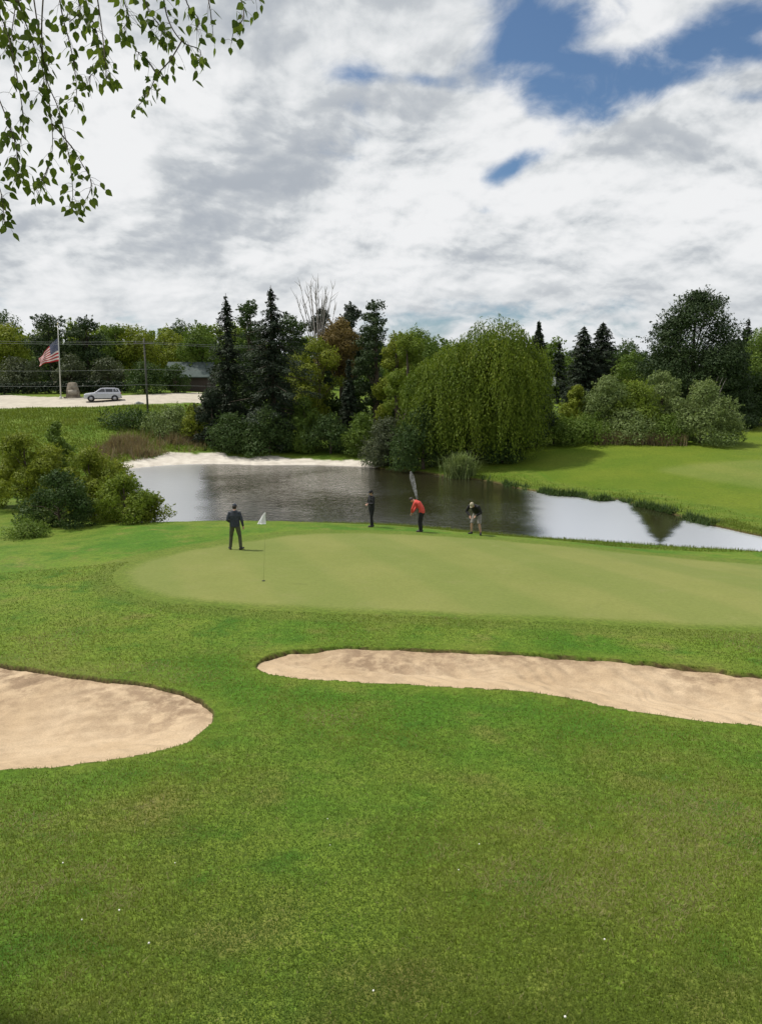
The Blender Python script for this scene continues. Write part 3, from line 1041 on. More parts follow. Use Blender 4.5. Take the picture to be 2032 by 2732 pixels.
tree('leafy_shrub', 'yellow-green bush between the dark bush and the pond', 'shrub', 222, 41, 1192, 220, GY, 'shrub', .01, 26, fl_name='foliage', group=NB, rr=(.12, .2), leaf=1.1)
tree('leafy_shrub', 'big dark green bush beside the green at the left', 'shrub', 130, 35.5, 1255, 225, GD, 'shrub', .01, 40, fl_name='foliage', group=NB, rr=(.10, .18), dens=.26, leaf=1.2)
tree('leafy_shrub', 'lighter olive bush right of the big dark bush at the water', 'shrub', 312, 36.5, 1262, 185, GYM, 'shrub', .01, 26, fl_name='foliage', group=NB, rr=(.12, .2), leaf=1.1)
tree('leafy_shrub', 'small yellow-green bush at the near left corner of the pond', 'shrub', 392, 37, 1318, 100, GY, 'shrub', .01, 18, fl_name='foliage', group=NB, leaf=1.0)
tree('leafy_shrub', 'low green clump at the left edge in front of the dark bush', 'shrub', 40, 32.5, 1390, 150, GM, 'shrub', .01, 20, fl_name='foliage', group=NB, leaf=1.0)


def bare_tree():
    g = np.random.default_rng(5)
    px, Y = 850, 88
    x = at(px, 1010, Y)[0]
    z = ground_top(x, Y)
    h = at(px, 722, Y)[2] - z
    root = empty('bare_tree', (x, Y, z), 'leafless tree with a fan of pale bare branches against the clouds', 'tree', MID)
    mb = MB()
    mb.tube([(0, 0, -.1), (.1, 0, h * .25), (0, 0, h * .45)], [.26, .2, .16], 8)
    mb.build('trunk', MAT_BARK_GREY, root)
    mb = MB()
    for k in range(15):
        a = -1.0 + 2.0 * k / 14
        dx = a * 2.1 + g.normal() * .2
        dy = g.normal() * .9
        top = h * (1 - .10 * abs(a) - .10 * g.random())
        z1 = h * (.42 + .14 * g.random())
        p = [(dx * .08, dy * .1, z1 - 1), (dx * .45, dy * .4, z1 + (top - z1) * .35), (dx * .8, dy * .8, z1 + (top - z1) * .7), (dx * 1.02, dy, top)]
        mb.tube(p, [.075, .055, .035, .012], 5, False)
        for j in range(6):
            t = g.uniform(.3, .92)
            b = np.array(p[1]) * (1 - t) + np.array(p[3]) * t
            e = b + np.array([g.normal() * .35 + a * .3, g.normal() * .4, g.uniform(.6, 1.6)])
            mb.tube([b, (b + e) / 2 + g.normal(size=3) * .06, e], [.028, .02, .008], 4, False)
    mb.build('branches', MAT_BARK_GREY, root)


bare_tree()


def twig_fan(px, Y, top, base, label):
    """bare twigs poking out of a shrub"""
    g = np.random.default_rng(int(px))
    b = at(px, base, Y)
    t = at(px, top, Y)
    mb = MB()
    x, y = b[0], b[1]
    z0 = ground_top(x, y)
    for k in range(9):
        mb.tube([(x + g.normal() * .1, y, z0), (x + g.normal() * .4, y + g.normal() * .3, (z0 + t[2]) / 2), (x + (k - 4) * .28 + g.normal() * .1, y + g.normal() * .3, t[2] - g.random() * .8)], [.03, .022, .008], 4, False)
    o = mb.build('bare_sapling', MAT_BARK_GREY)
    tag(o, label, 'sapling')


twig_fan(1905, 72, 1004, 1060, 'bare pale twigs sticking up out of the large silvery shrub')


# --- far woods that read as one mass
def wood(name, spec, mat, seed):
    """spec: list of (px, Y, top row, width px)"""
    g = np.random.default_rng(seed)
    Vs, Fs, Ts, n0 = [], [], [], 0
    for px, Y, top, wpx in spec:
        x = at(px, 1010, Y)[0]
        z = ground_top(x, Y)
        h, w = max(at(px, top, Y)[2] - z, 3), wpx * Y / F
        c, r = lobes(h, w, h * .1, ['round', 'column', 'dome'][g.integers(3)], 11, g, .8, (.2, .3))
        n = int(np.clip(.26 * wpx * h * F / Y, 500, 6000))
        V, Fc, ti = leaf_cloud(c, r, n, Y * .0018, g, .8, up=.25)
        V += np.array([x, Y, z])
        Vs.append(V)
        Fs.append(Fc + n0)
        Ts.append(np.clip(ti * .6 + g.random() * .4, 0, 1))
        n0 += len(V)
    o = link(name, mesh_np(name, np.concatenate(Vs), np.concatenate(Fs), {'tint': np.concatenate(Ts)}), mat, smooth=False)
    return o


gq = np.random.default_rng(3)
sp1 = [(px + gq.uniform(-12, 12), 235 + gq.uniform(-25, 30), 866 + 8 * math.sin(px * .02) + gq.uniform(-8, 10), gq.uniform(60, 100)) for px in range(-140, 700, 42)]
tag(wood('woodland', sp1, GYM, 1), 'distant green woodland on the ridge behind the road', 'woodland', kind='stuff')
sp2 = [(px + gq.uniform(-12, 12), 150 + gq.uniform(-15, 20), 915 + gq.uniform(-25, 25), gq.uniform(80, 130)) for px in range(-120, 640, 48)]
tag(wood('woodland', sp2, GM, 2), 'darker lower woodland just behind the first trees beyond the road', 'woodland', kind='stuff')
sp3 = [(px + gq.uniform(-12, 12), 160 + gq.uniform(-20, 40), 905 + gq.uniform(-18, 18), gq.uniform(80, 120)) for px in range(640, 1480, 46)]
tag(wood('woodland', sp3, GM, 3), 'distant woodland seen behind the far-bank trees and the willow', 'woodland', kind='stuff')
sp4 = [(px + gq.uniform(-12, 12), 190 + gq.uniform(-20, 60), 938 + gq.uniform(-14, 12) - 30 * max(0, (px - 1850) / 200), gq.uniform(60, 110)) for px in range(1460, 2180, 40)]
tag(wood('woodland', sp4, GD, 4), 'low dark woodland on the skyline at the right', 'woodland', kind='stuff')
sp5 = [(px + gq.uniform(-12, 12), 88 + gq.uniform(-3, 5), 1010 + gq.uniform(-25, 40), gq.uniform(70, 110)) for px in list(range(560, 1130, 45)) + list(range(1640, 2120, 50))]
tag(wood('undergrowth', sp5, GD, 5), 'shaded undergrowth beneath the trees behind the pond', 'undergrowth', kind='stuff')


def hedge():
    g = np.random.default_rng(9)
    A, B = at(-160, 1010, 106.5), at(345, 1010, 106.5)
    n = 9000
    t = g.random(n)
    p = A[None] * (1 - t)[:, None] + B[None] * t[:, None]
    z0 = gz(p[:, 0], p[:, 1])
    hh = 1.55 + (fbm(p[:, 0], p[:, 1], .5, 2, 3) - .5) * .5
    y = g.normal(size=n) * .45
    k = np.sqrt(g.random(n))
    C = np.c_[p[:, 0], p[:, 1] + y, z0 + hh * k]
    s = g.uniform(.12, .24, n)
    V, Fc = leaves(C, norm(g.normal(size=(n, 3)) + np.array([0, -.5, .5])), s, s * .6, g)
    o = link('hedge', mesh_np('hedge', V, Fc, {'tint': np.repeat(g.random(n), 4)}), GE, smooth=False)
    tag(o, 'long low dark hedge running behind the road and the flagpole', 'hedge')


hedge()


# ------------------------------------------------------------------ grasses
def blades(name, X, Y, Z, Lh, Wd, lean, mat, g, tint=None, splay=.5):
    n = len(X)
    az = g.random(n) * 2 * np.pi
    dirv = np.c_[np.cos(az), np.sin(az), np.zeros(n)]
    side = np.c_[-np.sin(az), np.cos(az), np.zeros(n)]
    base = np.c_[X, Y, Z]
    ln = np.abs(g.normal(size=n)) * lean
    tip = base + dirv * (Lh * ln)[:, None] + np.array([0, 0, 1.0]) * (Lh / np.sqrt(1 + ln ** 2))[:, None]
    V = np.stack([base - side * Wd[:, None], base + side * Wd[:, None], tip], 1).reshape(-1, 3)
    Fc = np.arange(3 * n).reshape(n, 3)
    ti = g.random(n) if tint is None else tint
    return link(name, mesh_np(name, V, Fc, {'tint': np.repeat(ti, 3)}), mat, smooth=False)


def build_lawn_blades():
    g = np.random.default_rng(21)
    n = 520000
    r = np.exp(g.uniform(math.log(3.6), math.log(27), n))
    a = np.radians(g.uniform(-32, 32, n))
    X, Y = np.sin(a) * r, np.cos(a) * r
    sb = np.minimum(sdf(BUNK_L, X, Y, 2), sdf(BUNK_R, X, Y, 2)) + (fbm(X, Y, 1.3, 21, 4) - .5) * .19
    sg = sdf(GREEN, X, Y, 3)
    k = (sb > .02) & (sg > .5)
    X, Y, r, sb, sg = X[k], Y[k], r[k], sb[k], sg[k]
    Z = gz(X, Y) - .004
    n = len(X)
    pt = np.clip((fbm(X, Y, .42, 61, 6) - .5) * 2.5 + .47, 0, 1)
    Lh = g.uniform(.016, .036, n) * (.75 + .6 * pt) * (1 + r * .018)
    edge = np.exp(-np.maximum(sb, 0) / .12)
    Lh = Lh * (1 + edge * g.random(n) * .7)
    Wd = .0022 + r * .00042
    ti = np.clip(pt * .85 - .12 + g.random(n) * .30, 0, .93)
    ti = np.where(g.random(n) < .02, .97, ti)
    o = blades('grass', X, Y, Z, Lh, Wd * g.uniform(.6, 1.3, n), 1.15, GLAWN, g, ti)
    tag(o, 'short mown grass of the lawn in front of the green', 'grass', kind='stuff')
    # clover flowers
    m = 13
    r = np.exp(g.uniform(math.log(4.2), math.log(9), m))
    a = np.radians(g.uniform(-26, 20, m))
    mb = MB()
    for rr, aa in zip(r, a):
        x, y = math.sin(aa) * rr, math.cos(aa) * rr
        if sdf(BUNK_L, np.array([x]), np.array([y]), 2)[0] < .2:
            continue
        mb.ball((x, y, ground_top(x, y) + .045), g.uniform(.005, .010), 6, 4, (1, 1, .8))
    o = mb.build('clover', plain('clover_white', (.75, .74, .68), .8))
    tag(o, 'tiny white clover heads scattered through the lawn', 'clover', kind='stuff')


build_lawn_blades()


def build_rough():
    g = np.random.default_rng(23)

    def scatter(n, x0, x1, y0, y1):
        return g.uniform(x0, x1, n), g.uniform(y0, y1, n)
    # shaggy bank on the far right shore
    X, Y = scatter(90000, 3, 30, 34, 62)
    s = sdf(POND, X, Y, 9)
    k = (s > .05) & (s < 3.6) & (Y > 36.5 + .0 * X) & (g.random(len(X)) < np.exp(-s / 1.8) + .1)
    X, Y, s = X[k], Y[k], s[k]
    lump = fbm(X, Y, .8, 71, 3)
    o = blades('rough_grass', X, Y, gz(X, Y) - .02, g.uniform(.06, .26, len(X)) * (.2 + lump * 1.3), g.uniform(.010, .024, len(X)), .75, GROUGH, g, np.clip(lump * .6 + g.random(len(X)) * .4, 0, 1))
    tag(o, 'shaggy grass on the bank between the pond and the right-hand fairway', 'grass', kind='stuff')
    # near shore, behind the green
    X, Y = scatter(120000, -14, 20, 33, 42)
    s = sdf(POND, X, Y, 9)
    k = (s > .03) & (s < 2.6) & (Y < 41.5) & (sdf(GREEN, X, Y, 5) > 1.2)
    X, Y, s = X[k], Y[k], s[k]
    o = blades('rough_grass', X, Y, gz(X, Y) - .02, g.uniform(.06, .22, len(X)) * np.exp(-s / 3), g.uniform(.008, .016, len(X)), .5, GROUGH, g)
    tag(o, 'fringe of longer grass along the near shore behind the golfers', 'grass', kind='stuff')
    # left slope below the road
    X, Y = scatter(90000, -48, -10, 46, 93)
    k = (sdf(POND, X, Y, 9) > .8) & (sdf(STRIP, X, Y, 4) > .5) & (sdf(ROAD, X, Y, 4) > .4) & (X > -.56 * Y)
    X, Y = X[k], Y[k]
    lump = fbm(X, Y, .35, 73, 3)
    o = blades('rough_grass', X, Y, gz(X, Y) - .02, g.uniform(.15, .42, len(X)) * (.3 + lump), g.uniform(.03, .06, len(X)), .5, GROUGH, g, np.clip(lump * .8 + g.random(len(X)) * .3, 0, .9))
    tag(o, 'rough grass on the slope between the road and the pond', 'grass', kind='stuff')
    # brown reeds at the left end of the pond
    a, b = at(255, 1010, 70), at(520, 1010, 76)
    n = 15000
    t = g.random(n)
    X = a[0] + (b[0] - a[0]) * t + g.normal(size=n) * .5
    Y = 71.5 + 5 * t + g.normal(size=n) * 2.4
    k = (sdf(STRIP, X, Y, 4) > .15) & (sdf(POND, X, Y, 9) > .2) & (fbm(X, Y, .45, 79, 3) + g.normal(size=n) * .12 > .5)
    X, Y = X[k], Y[k]
    o = blades('reeds', X, Y, gz(X, Y) - .03, g.uniform(.3, 1.25, len(X)) * (.3 + fbm(X, Y, .8, 75, 3) ** 1.5 * 2), g.uniform(.02, .05, len(X)), .55, GREED, g)
    tag(o, 'dry brown reeds at the left end of the pond above the sand strip', 'reeds', kind='stuff')
    # dead weeds at the foot of the right-hand shrubs
    n = 6000
    t = g.random(n)
    a, b = at(1590, 1010, 68.6), at(1830, 1010, 68.9)
    X = a[0] + (b[0] - a[0]) * t
    Y = 68.9 + g.normal(size=n) * .5
    o = blades('dead_weeds', X, Y, gz(X, Y) - .03, g.uniform(.4, 1.3, n), g.uniform(.02, .045, n), .35, GREED, g)
    tag(o, 'dead brown weeds at the foot of the light shrubs on the right', 'weeds', kind='stuff')
    # dark tufts that hang over the water on the right-hand shore
    n = 9000
    i = g.integers(0, len(POND), n * 3)
    P = POND[i] + g.normal(size=(n * 3, 2)) * .28
    s = sdf(POND, P[:, 0], P[:, 1], 5)
    k = (s > -.25) & (s < .5) & (P[:, 0] > 8) & (P[:, 1] > 40) & (fbm(P[:, 0], P[:, 1], .9, 77, 3) > .5)
    P = P[k]
    o = blades('shore_weeds', P[:, 0], P[:, 1], np.maximum(gz(P[:, 0], P[:, 1]), WATER) - .02, g.uniform(.15, .5, len(P)), g.uniform(.02, .05, len(P)), .9, GD, g)
    tag(o, 'dark weeds hanging over the water along the right-hand shore', 'weeds', kind='stuff')


build_rough()


def spiky_plant():
    g = np.random.default_rng(31)
    p = on(1228, 1276)
    root = np.array([p[0], p[1] + .1, max(p[2], WATER)])
    n = 900
    az = g.random(n) * 2 * np.pi
    L = g.uniform(1.5, 3.1, n)
    el = g.uniform(.75, 1.5, n)
    V, Fc, T = [], [], []
    for k in range(n):
        d = np.array([math.cos(az[k]), math.sin(az[k]), 0])
        sd = np.array([-d[1], d[0], 0]) * .028
        b = np.array([g.normal() * .45, g.normal() * .3, 0])
        m = b + d * L[k] * .45 * math.cos(el[k]) + np.array([0, 0, L[k] * .60 * math.sin(el[k])])
        t = b + d * L[k] * .95 * math.cos(el[k]) + np.array([0, 0, L[k] * .76 * math.sin(el[k]) ** 2])
        i = len(V)
        V += [b - sd, b + sd, m + sd * .8, m - sd * .8, m - sd * .8, m + sd * .8, t + sd * .1, t - sd * .1]
        Fc += [(i, i + 1, i + 2, i + 3), (i + 4, i + 5, i + 6, i + 7)]
        T += [g.random()] * 8
    o = link('ornamental_grass', mesh_np('ornamental_grass', np.array(V), np.array(Fc), {'tint': np.array(T)}), GS, smooth=False)
    o.location = tuple(root)
    tag(o, 'arching clump of long grass at the water below the willow trunk', 'plant')


spiky_plant()


# ------------------------------------------------------------------ birch branches hanging into the top left corner
def birch():
    g = np.random.default_rng(41)
    tx, ty = -5.2, 5.2
    z0 = ground_top(tx, ty)
    D = 4.3
    root = empty('birch_tree', (tx, ty, z0), 'birch with slender leafy twigs hanging into the top left corner', 'tree')
    o0 = np.array([tx, ty, z0])
    mb = MB()
    mb.tube([(0, 0, -.1), (.05, 0, 3), (.1, -.05, 6), (.2, -.1, 9), (.3, -.1, 11.5)], [.2, .17, .13, .08, .03], 10)
    mb.build('trunk', bark('bark_birch', (.12, .10, .09), (.62, .60, .56), 3), root)
    tw, lv = MB(), []
    limbs_ = [[(tx, ty, 9.0), (-3.8, 4.9, 9.9), (-2.4, 4.5, 9.75), (-1.2, 4.3, 9.35), (-.6, 4.2, 9.05)],
              [(tx, ty, 8.6), (-3.6, 4.8, 9.2), (-2.6, 4.4, 9.1), (-1.9, 4.3, 8.95)],
              [(tx, ty, 8.0), (-3.5, 4.8, 8.6), (-2.7, 4.5, 8.5), (-2.2, 4.3, 8.3)]]
    for L in limbs_:
        P = smooth_poly(L, 5, False) - o0
        tw.tube(P, np.linspace(.05, .010, len(P)), 6)
    strands = [  # photo pixel paths, distance, leaves per strand
        ([(-60, -60), (10, 60), (45, 200), (62, 330), (40, 440)], D, 60),
        ([(-90, 90), (-30, 200), (20, 320), (45, 400), (50, 470)], D - .2, 58),
        ([(-60, 330), (-20, 450), (5, 520), (12, 590)], D - .1, 42),
        ([(20, -90), (55, 20), (90, 120), (118, 200), (105, 250)], D, 46),
        ([(80, -80), (100, 60), (118, 180), (135, 300), (140, 400), (115, 500)], D + .1, 44),
        ([(120, -60), (112, 90), (125, 210), (160, 300), (185, 420), (195, 520), (185, 555)], D, 46),
        ([(140, 330), (190, 390), (215, 430), (245, 490), (225, 540)], D + .1, 34),
        ([(130, 440), (115, 480), (90, 505)], D, 16),
        ([(150, -90), (165, 30), (190, 130), (205, 230), (200, 285)], D + .2, 46),
        ([(210, -90), (235, 20), (262, 100), (262, 170), (240, 205)], D, 52),
        ([(250, -70), (270, 60), (280, 150), (285, 215)], D - .2, 34),
        ([(300, -90), (330, 0), (345, 50), (330, 75)], D, 30),
        ([(370, -90), (390, 10), (420, 60), (455, 100)], D + .1, 40),
        ([(430, -80), (445, 40), (485, 110), (535, 135), (520, 180)], D, 30),
        ([(485, 110), (455, 160), (420, 200), (395, 250), (368, 285)], D, 32),
        ([(420, 200), (385, 150), (360, 135)], D, 14),
        ([(480, -80), (500, 10), (530, 50), (525, 80)], D + .1, 24),
        ([(540, -80), (560, 20), (568, 85)], D, 10),
        ([(600, -90), (640, -10), (650, 45), (625, 80), (618, 115)], D, 20),
        ([(690, -40), (680, -5)], D, 3),
        ([(-30, -60), (0, 20), (-10, 120)], D, 30), ([(60, -60), (40, 30), (30, 110)], D + .2, 34), ([(180, -60), (215, 20), (185, 60)], D + .1, 28)]
    for path, d, nleaf in strands:
        P = smooth_poly([at(a, b, d + g.uniform(-.15, .15)) for a, b in path], 6, False)
        tw.tube(P - o0, np.linspace(.0042, .0014, len(P)), 5)
        # petioles and leaves
        for k in range(nleaf):
            t = g.uniform(.12, 1.0) if k > 1 else 1.0
            i = min(int(t * (len(P) - 1)), len(P) - 2)
            b = P[i] + (P[i + 1] - P[i]) * g.random()
            off = norm(g.normal(size=3)) * g.uniform(.02, .075)
            off[2] -= .022
            e = b + off
            tw.tube([b - o0, b + off * .5 + np.array([0, 0, .006]) - o0, e - o0], [.0012, .001, .0008], 3, False)
            s = g.uniform(.020, .036)
            ax = norm(np.array([g.normal() * .55 + off[0] * 8, g.normal() * .55 + off[1] * 8, -1.0]))
            nn = norm(np.cross(ax, g.normal(size=3)))
            lv.append((e - o0, ax, nn, s))
    cc = np.array([[g.uniform(-7.5, -1.6), g.uniform(3.2, 7.5), g.uniform(10.6, 13.5)] for _ in range(26)])
    for c in cc:
        tw.tube([np.array([tx, ty, 9.6]) - o0, (c + np.array([tx, ty, 10.4])) / 2 - o0, c - o0], [.04, .025, .008], 5, False)
        for k in range(60):
            e = c + g.normal(size=3) * np.array([.5, .5, .42])
            if e[2] > 7 + e[1] * .52:
                ax = norm(np.array([g.normal() * .6, g.normal() * .6, -1.0]))
                lv.append((e - o0, ax, norm(np.cross(ax, g.normal(size=3))), g.uniform(.04, .07)))
    tw.build('twigs', MAT_BARK, root)
    V, Fc, T = [], [], []
    shape = [(0, 0), (.28, .40), (.75, .50), (1.2, .30), (1.75, 0), (1.2, -.30), (.75, -.50), (.28, -.40)]   # ovate birch leaf
    for e, ax, nn, s in lv:
        sd = np.cross(nn, ax)
        i = len(V)
        bend = g.uniform(-.25, .25)
        fold = g.uniform(.05, .3)
        for u, v in shape:
            V.append(e + ax * u * s + sd * v * s * 1.15 + nn * s * (fold * abs(v) + bend * u * u * .25))
        T += [g.random()] * 8
        Fc += [(i, i + 1, i + 2, i + 3), (i, i + 3, i + 4, i + 4)] if False else [(i, i + 1, i + 2, i + 3), (i + 4, i, i + 3, i + 3)] if False else []
        Fc += [(i, i + 1, i + 2), (i, i + 2, i + 3), (i, i + 3, i + 4), (i, i + 4, i + 5), (i, i + 5, i + 6), (i, i + 6, i + 7)]
    link('crown', mesh_np('crown', np.array(V), np.array(Fc), {'tint': np.array(T)}), GBR, root, smooth=False)


birch()

# ------------------------------------------------------------------ people
M_SKIN = plain('skin', (.42, .25, .18), .55, .05)
M_NAVY = plain('jacket_navy', (.032, .038, .052), .85, .25, 12)
M_OLIVE = plain('trousers_olive', (.060, .066, .036), .85, .2, 12)
M_BLACK = plain('cloth_black', (.010, .010, .012), .85, .2, 12)
M_RED = plain('shirt_red', (.52, .060, .045), .8, .12, 12)
M_CREAM = plain('shorts_stone', (.19, .178, .165), .85, .1, 12)
M_TAN = plain('cap_tan', (.34, .30, .22), .85, .1, 12)
M_SHOE = plain('shoe_dark', (.03, .028, .025), .6)
M_WHITE_SHOE = plain('shoe_pale', (.5, .48, .45), .6)
M_HAIR = plain('hair_dark', (.018, .013, .010), .6)


def fuse(mb, name, mat, parent, voxel, smooth_it=4):
    """fuse overlapping lofts into one continuous skin"""
    me = mb.mesh(name + '_raw')
    o = bpy.data.objects.new('tmp', me)
    COL.objects.link(o)
    r = o.modifiers.new('r', 'REMESH')
    r.mode = 'VOXEL'
    r.voxel_size = voxel
    if smooth_it:
        s = o.modifiers.new('s', 'SMOOTH')
        s.iterations = smooth_it
        s.factor = .5
    dg = bpy.context.evaluated_depsgraph_get()
    dg.update()
    m2 = bpy.data.meshes.new_from_object(o.evaluated_get(dg))
    m2.name = name
    bpy.data.objects.remove(o)
    bpy.data.meshes.remove(me)
    return link(name, m2, mat, parent)


def hand(mb, wrist, direction, palm_n, sgn, curl=.5, s=1.0):
    """palm, four unequal bent fingers and a thumb leaving the side of the palm"""
    d = Vector(direction).normalized()
    n = Vector(palm_n)
    n = (n - d * n.dot(d)).normalized()
    sd = d.cross(n) * sgn
    w = Vector(wrist)
    mb.tube([w - d * .02, w + d * .03 * s, w + d * .085 * s], [(.022, .022), (.036, .018), (.038, .016)], 10)
    for k, ln in enumerate((.072, .080, .074, .058)):
        b = w + d * .085 * s + sd * (.030 - .0205 * k) * s
        a1, a2, a3 = curl * .5, curl * 1.2, curl * 1.8
        p1 = b + (d * math.cos(a1) + n * math.sin(a1)) * ln * .45
        p2 = p1 + (d * math.cos(a2) + n * math.sin(a2)) * ln * .32
        p3 = p2 + (d * math.cos(a3) + n * math.sin(a3)) * ln * .26
        mb.tube([b - d * .012, b, p1, p2, p3], [.0088, .0088, .0082, .0076, .0055], 8)
    b = w + d * .030 * s + sd * .034 * s
    p1 = b + (sd * .7 + d * .6 + n * .3).normalized() * .042
    p2 = p1 + (sd * .3 + d * .8 + n * .45).normalized() * .032
    mb.tube([b - sd * .014, b, p1, p2], [.0125, .012, .010, .0068], 8)


def person(px, py, label, J, mats, face=0., headgear='cap', head_dir=(0, 1, 0), shorts=False, height=1.0, thin=1.0, long_top=0.0, curl=.6, shoe=None):
    """J: joints in a local frame (x to the person's right, y forward, z up)"""
    p = on(px, py)
    root = MB()
    V = {k: Vector(v) for k, v in J.items()}
    up = lambda a, b, t: V[a].lerp(V[b], t)
    b = root
    T = thin
    # torso and neck
    b.tube([V['pelvis'] - Vector((0, 0, .08)), V['pelvis'], V['waist'], V['chest'], V['collar']], [(.13 * T, .10), (.155 * T, .115), (.135 * T, .10), (.165 * T, .115), (.10, .075)], 16)
    b.tube([V['collar'] - Vector((0, 0, .03)), V['neck'], V['head']], [.06, .055, .05], 12)
    hd = Vector(head_dir).normalized()
    upv = (V['head'] - V['neck']).normalized()
    rt = hd.cross(upv).normalized()
    hd = upv.cross(rt).normalized()
    R = Matrix((rt, hd, upv)).transposed()
    hc = V['head'] + upv * .035
    b.ball(hc, .1, 20, 16, (.78, .95, 1.16), R)
    b.ball(hc + hd * .035 - upv * .06, .062, 14, 10, (.85, .9, .85), R)      # jaw
    b.ball(hc + hd * .100 - upv * .020, .017, 8, 6, (.8, 1.1, 1.5), R)       # nose
    b.ball(hc + hd * .088 - upv * .062, .018, 8, 6, (1.5, .6, .5), R)        # mouth
    for s in (-1, 1):
        b.ball(hc + rt * s * .078 - upv * .008, .022, 8, 6, (.45, .8, 1.25), R)   # ear
        b.ball(hc + hd * .078 + rt * s * .03 + upv * .012, .014, 8, 6, (1.2, .6, .6), R)   # brow over the eye
    for s, q in ((-1, 'l'), (1, 'r')):
        sh, el, wr = V['sho_' + q], V['elb_' + q], V['wri_' + q]
        b.tube([V['chest'].lerp(sh, .4), sh, sh.lerp(el, .5), el, el.lerp(wr, .35), wr], [.06, .056, .047, .038, .040, .025], 12)
        hdir = V.get('hand_' + q, wr - el)
        hand(b, wr, hdir, Vector((-s * .8, .5, 0)), -s, curl)
        hp, kn, an, to = V['hip_' + q], V['kne_' + q], V['ank_' + q], V['toe_' + q]
        b.tube([V['pelvis'].lerp(hp, .5), hp, hp.lerp(kn, .5), kn, kn.lerp(an, .35), an], [.09, .085, .072, .052, .054, .034], 12)
        b.tube([an + (an - to).normalized() * .05 - Vector((0, 0, .03)), an.lerp(to, .4) - Vector((0, 0, .02)), to], [.035, .04, .03], 10)
    body = fuse(b, 'person', mats['skin'], None, .0062, 2)
    body.location = tuple(p)
    body.rotation_euler = (0, 0, face)
    body.scale = (height,) * 3
    tag(body, label, 'person', 'golfers at the back of the green')
    # top with sleeves
    t = MB()
    hem = V['pelvis'] - Vector((0, 0, .06 + long_top))
    t.tube([hem, V['pelvis'] + Vector((0, 0, .03)), V['waist'], V['chest'], V['collar'] + (V['collar'] - V['chest']) * .1], [(.175 * T, .135), (.178 * T, .138), (.165 * T, .13), (.19 * T, .138), (.095, .085)], 18)
    for q in 'lr':
        sh, el, wr = V['sho_' + q], V['elb_' + q], V['wri_' + q]
        t.tube([V['chest'].lerp(sh, .35) + Vector((0, 0, .02)), sh, sh.lerp(el, .5), el, el.lerp(wr, .5), el.lerp(wr, .93)], [.088, .080, .068, .058, .050, .042], 14)
    fuse(t, 'jacket' if mats.get('jacket', True) else 'shirt', mats['top'], body, .011, 4)
    # trousers or shorts
    t = MB()
    t.tube([V['waist'] - Vector((0, 0, .06)), V['pelvis'], V['pelvis'] - Vector((0, 0, .10))], [(.15 * T, .115), (.168 * T, .128), (.14 * T, .11)], 16)
    for q in 'lr':
        hp, kn, an = V['hip_' + q], V['kne_' + q], V['ank_' + q]
        if shorts:
            t.tube([V['pelvis'].lerp(hp, .6), hp, hp.lerp(kn, .5), hp.lerp(kn, .95)], [.10, .102, .095, .09], 14)
        else:
            t.tube([V['pelvis'].lerp(hp, .6), hp, hp.lerp(kn, .5), kn, kn.lerp(an, .5), kn.lerp(an, .97)], [.10, .100, .088, .070, .066, .062], 14)
    fuse(t, 'shorts' if shorts else 'trousers', mats['legs'], body, .011, 4)
    for q in 'lr':
        an, to = V['ank_' + q], V['toe_' + q]
        d = (to - an)
        d.z = 0
        d.normalize()
        t = MB()
        a0 = Vector((an.x, an.y, .045))
        t.tube([a0 - d * .085, a0 - d * .05, a0 + d * .06, a0 + d * .16, a0 + d * .20], [(.03, .03), (.043, .046), (.05, .044), (.046, .034), (.025, .02)], 12)
        t.tube([a0, Vector((an.x, an.y, .12))], [.046, .044], 12)
        fuse(t, 'shoe', shoe or M_SHOE, body, .009, 3)
    t = MB()
    if headgear == 'cap':
        t.ball(hc + upv * .030, .108, 20, 12, (.82, .98, .92), R)
        t.tube([hc + hd * .06 + upv * .045, hc + hd * .13 + upv * .040, hc + hd * .175 + upv * .030], [(.075, .012), (.07, .008), (.045, .006)], 12)
        fuse(t, 'cap', mats['hat'], body, .009, 2)
        t = MB()
        t.ball(hc - hd * .018 - upv * .012, .100, 16, 12, (.83, .93, 1.0), R)
        t.build('hair', M_HAIR, body)
    else:
        t.ball(hc - hd * .016 + upv * .022, .106, 16, 12, (.82, .95, 1.05), R)
        t.build('hair', M_HAIR, body)
    return body


BASE = dict(pelvis=(0, 0, .95), waist=(0, .0, 1.12), chest=(0, 0, 1.33), collar=(0, -.01, 1.50), neck=(0, 0, 1.545), head=(0, .015, 1.62),
            sho_l=(-.19, 0, 1.43), sho_r=(.19, 0, 1.43), elb_l=(-.24, -.03, 1.14), elb_r=(.24, -.03, 1.14), wri_l=(-.25, .05, .90), wri_r=(.25, .05, .90),
            hip_l=(-.09, 0, .90), hip_r=(.09, 0, .90), kne_l=(-.10, .02, .50), kne_r=(.10, .02, .50), ank_l=(-.10, -.02, .08), ank_r=(.10, -.02, .08), toe_l=(-.12, .14, .03), toe_r=(.12, .14, .03))


def pose(**kw):
    d = dict(BASE)
    d.update(kw)
    return d


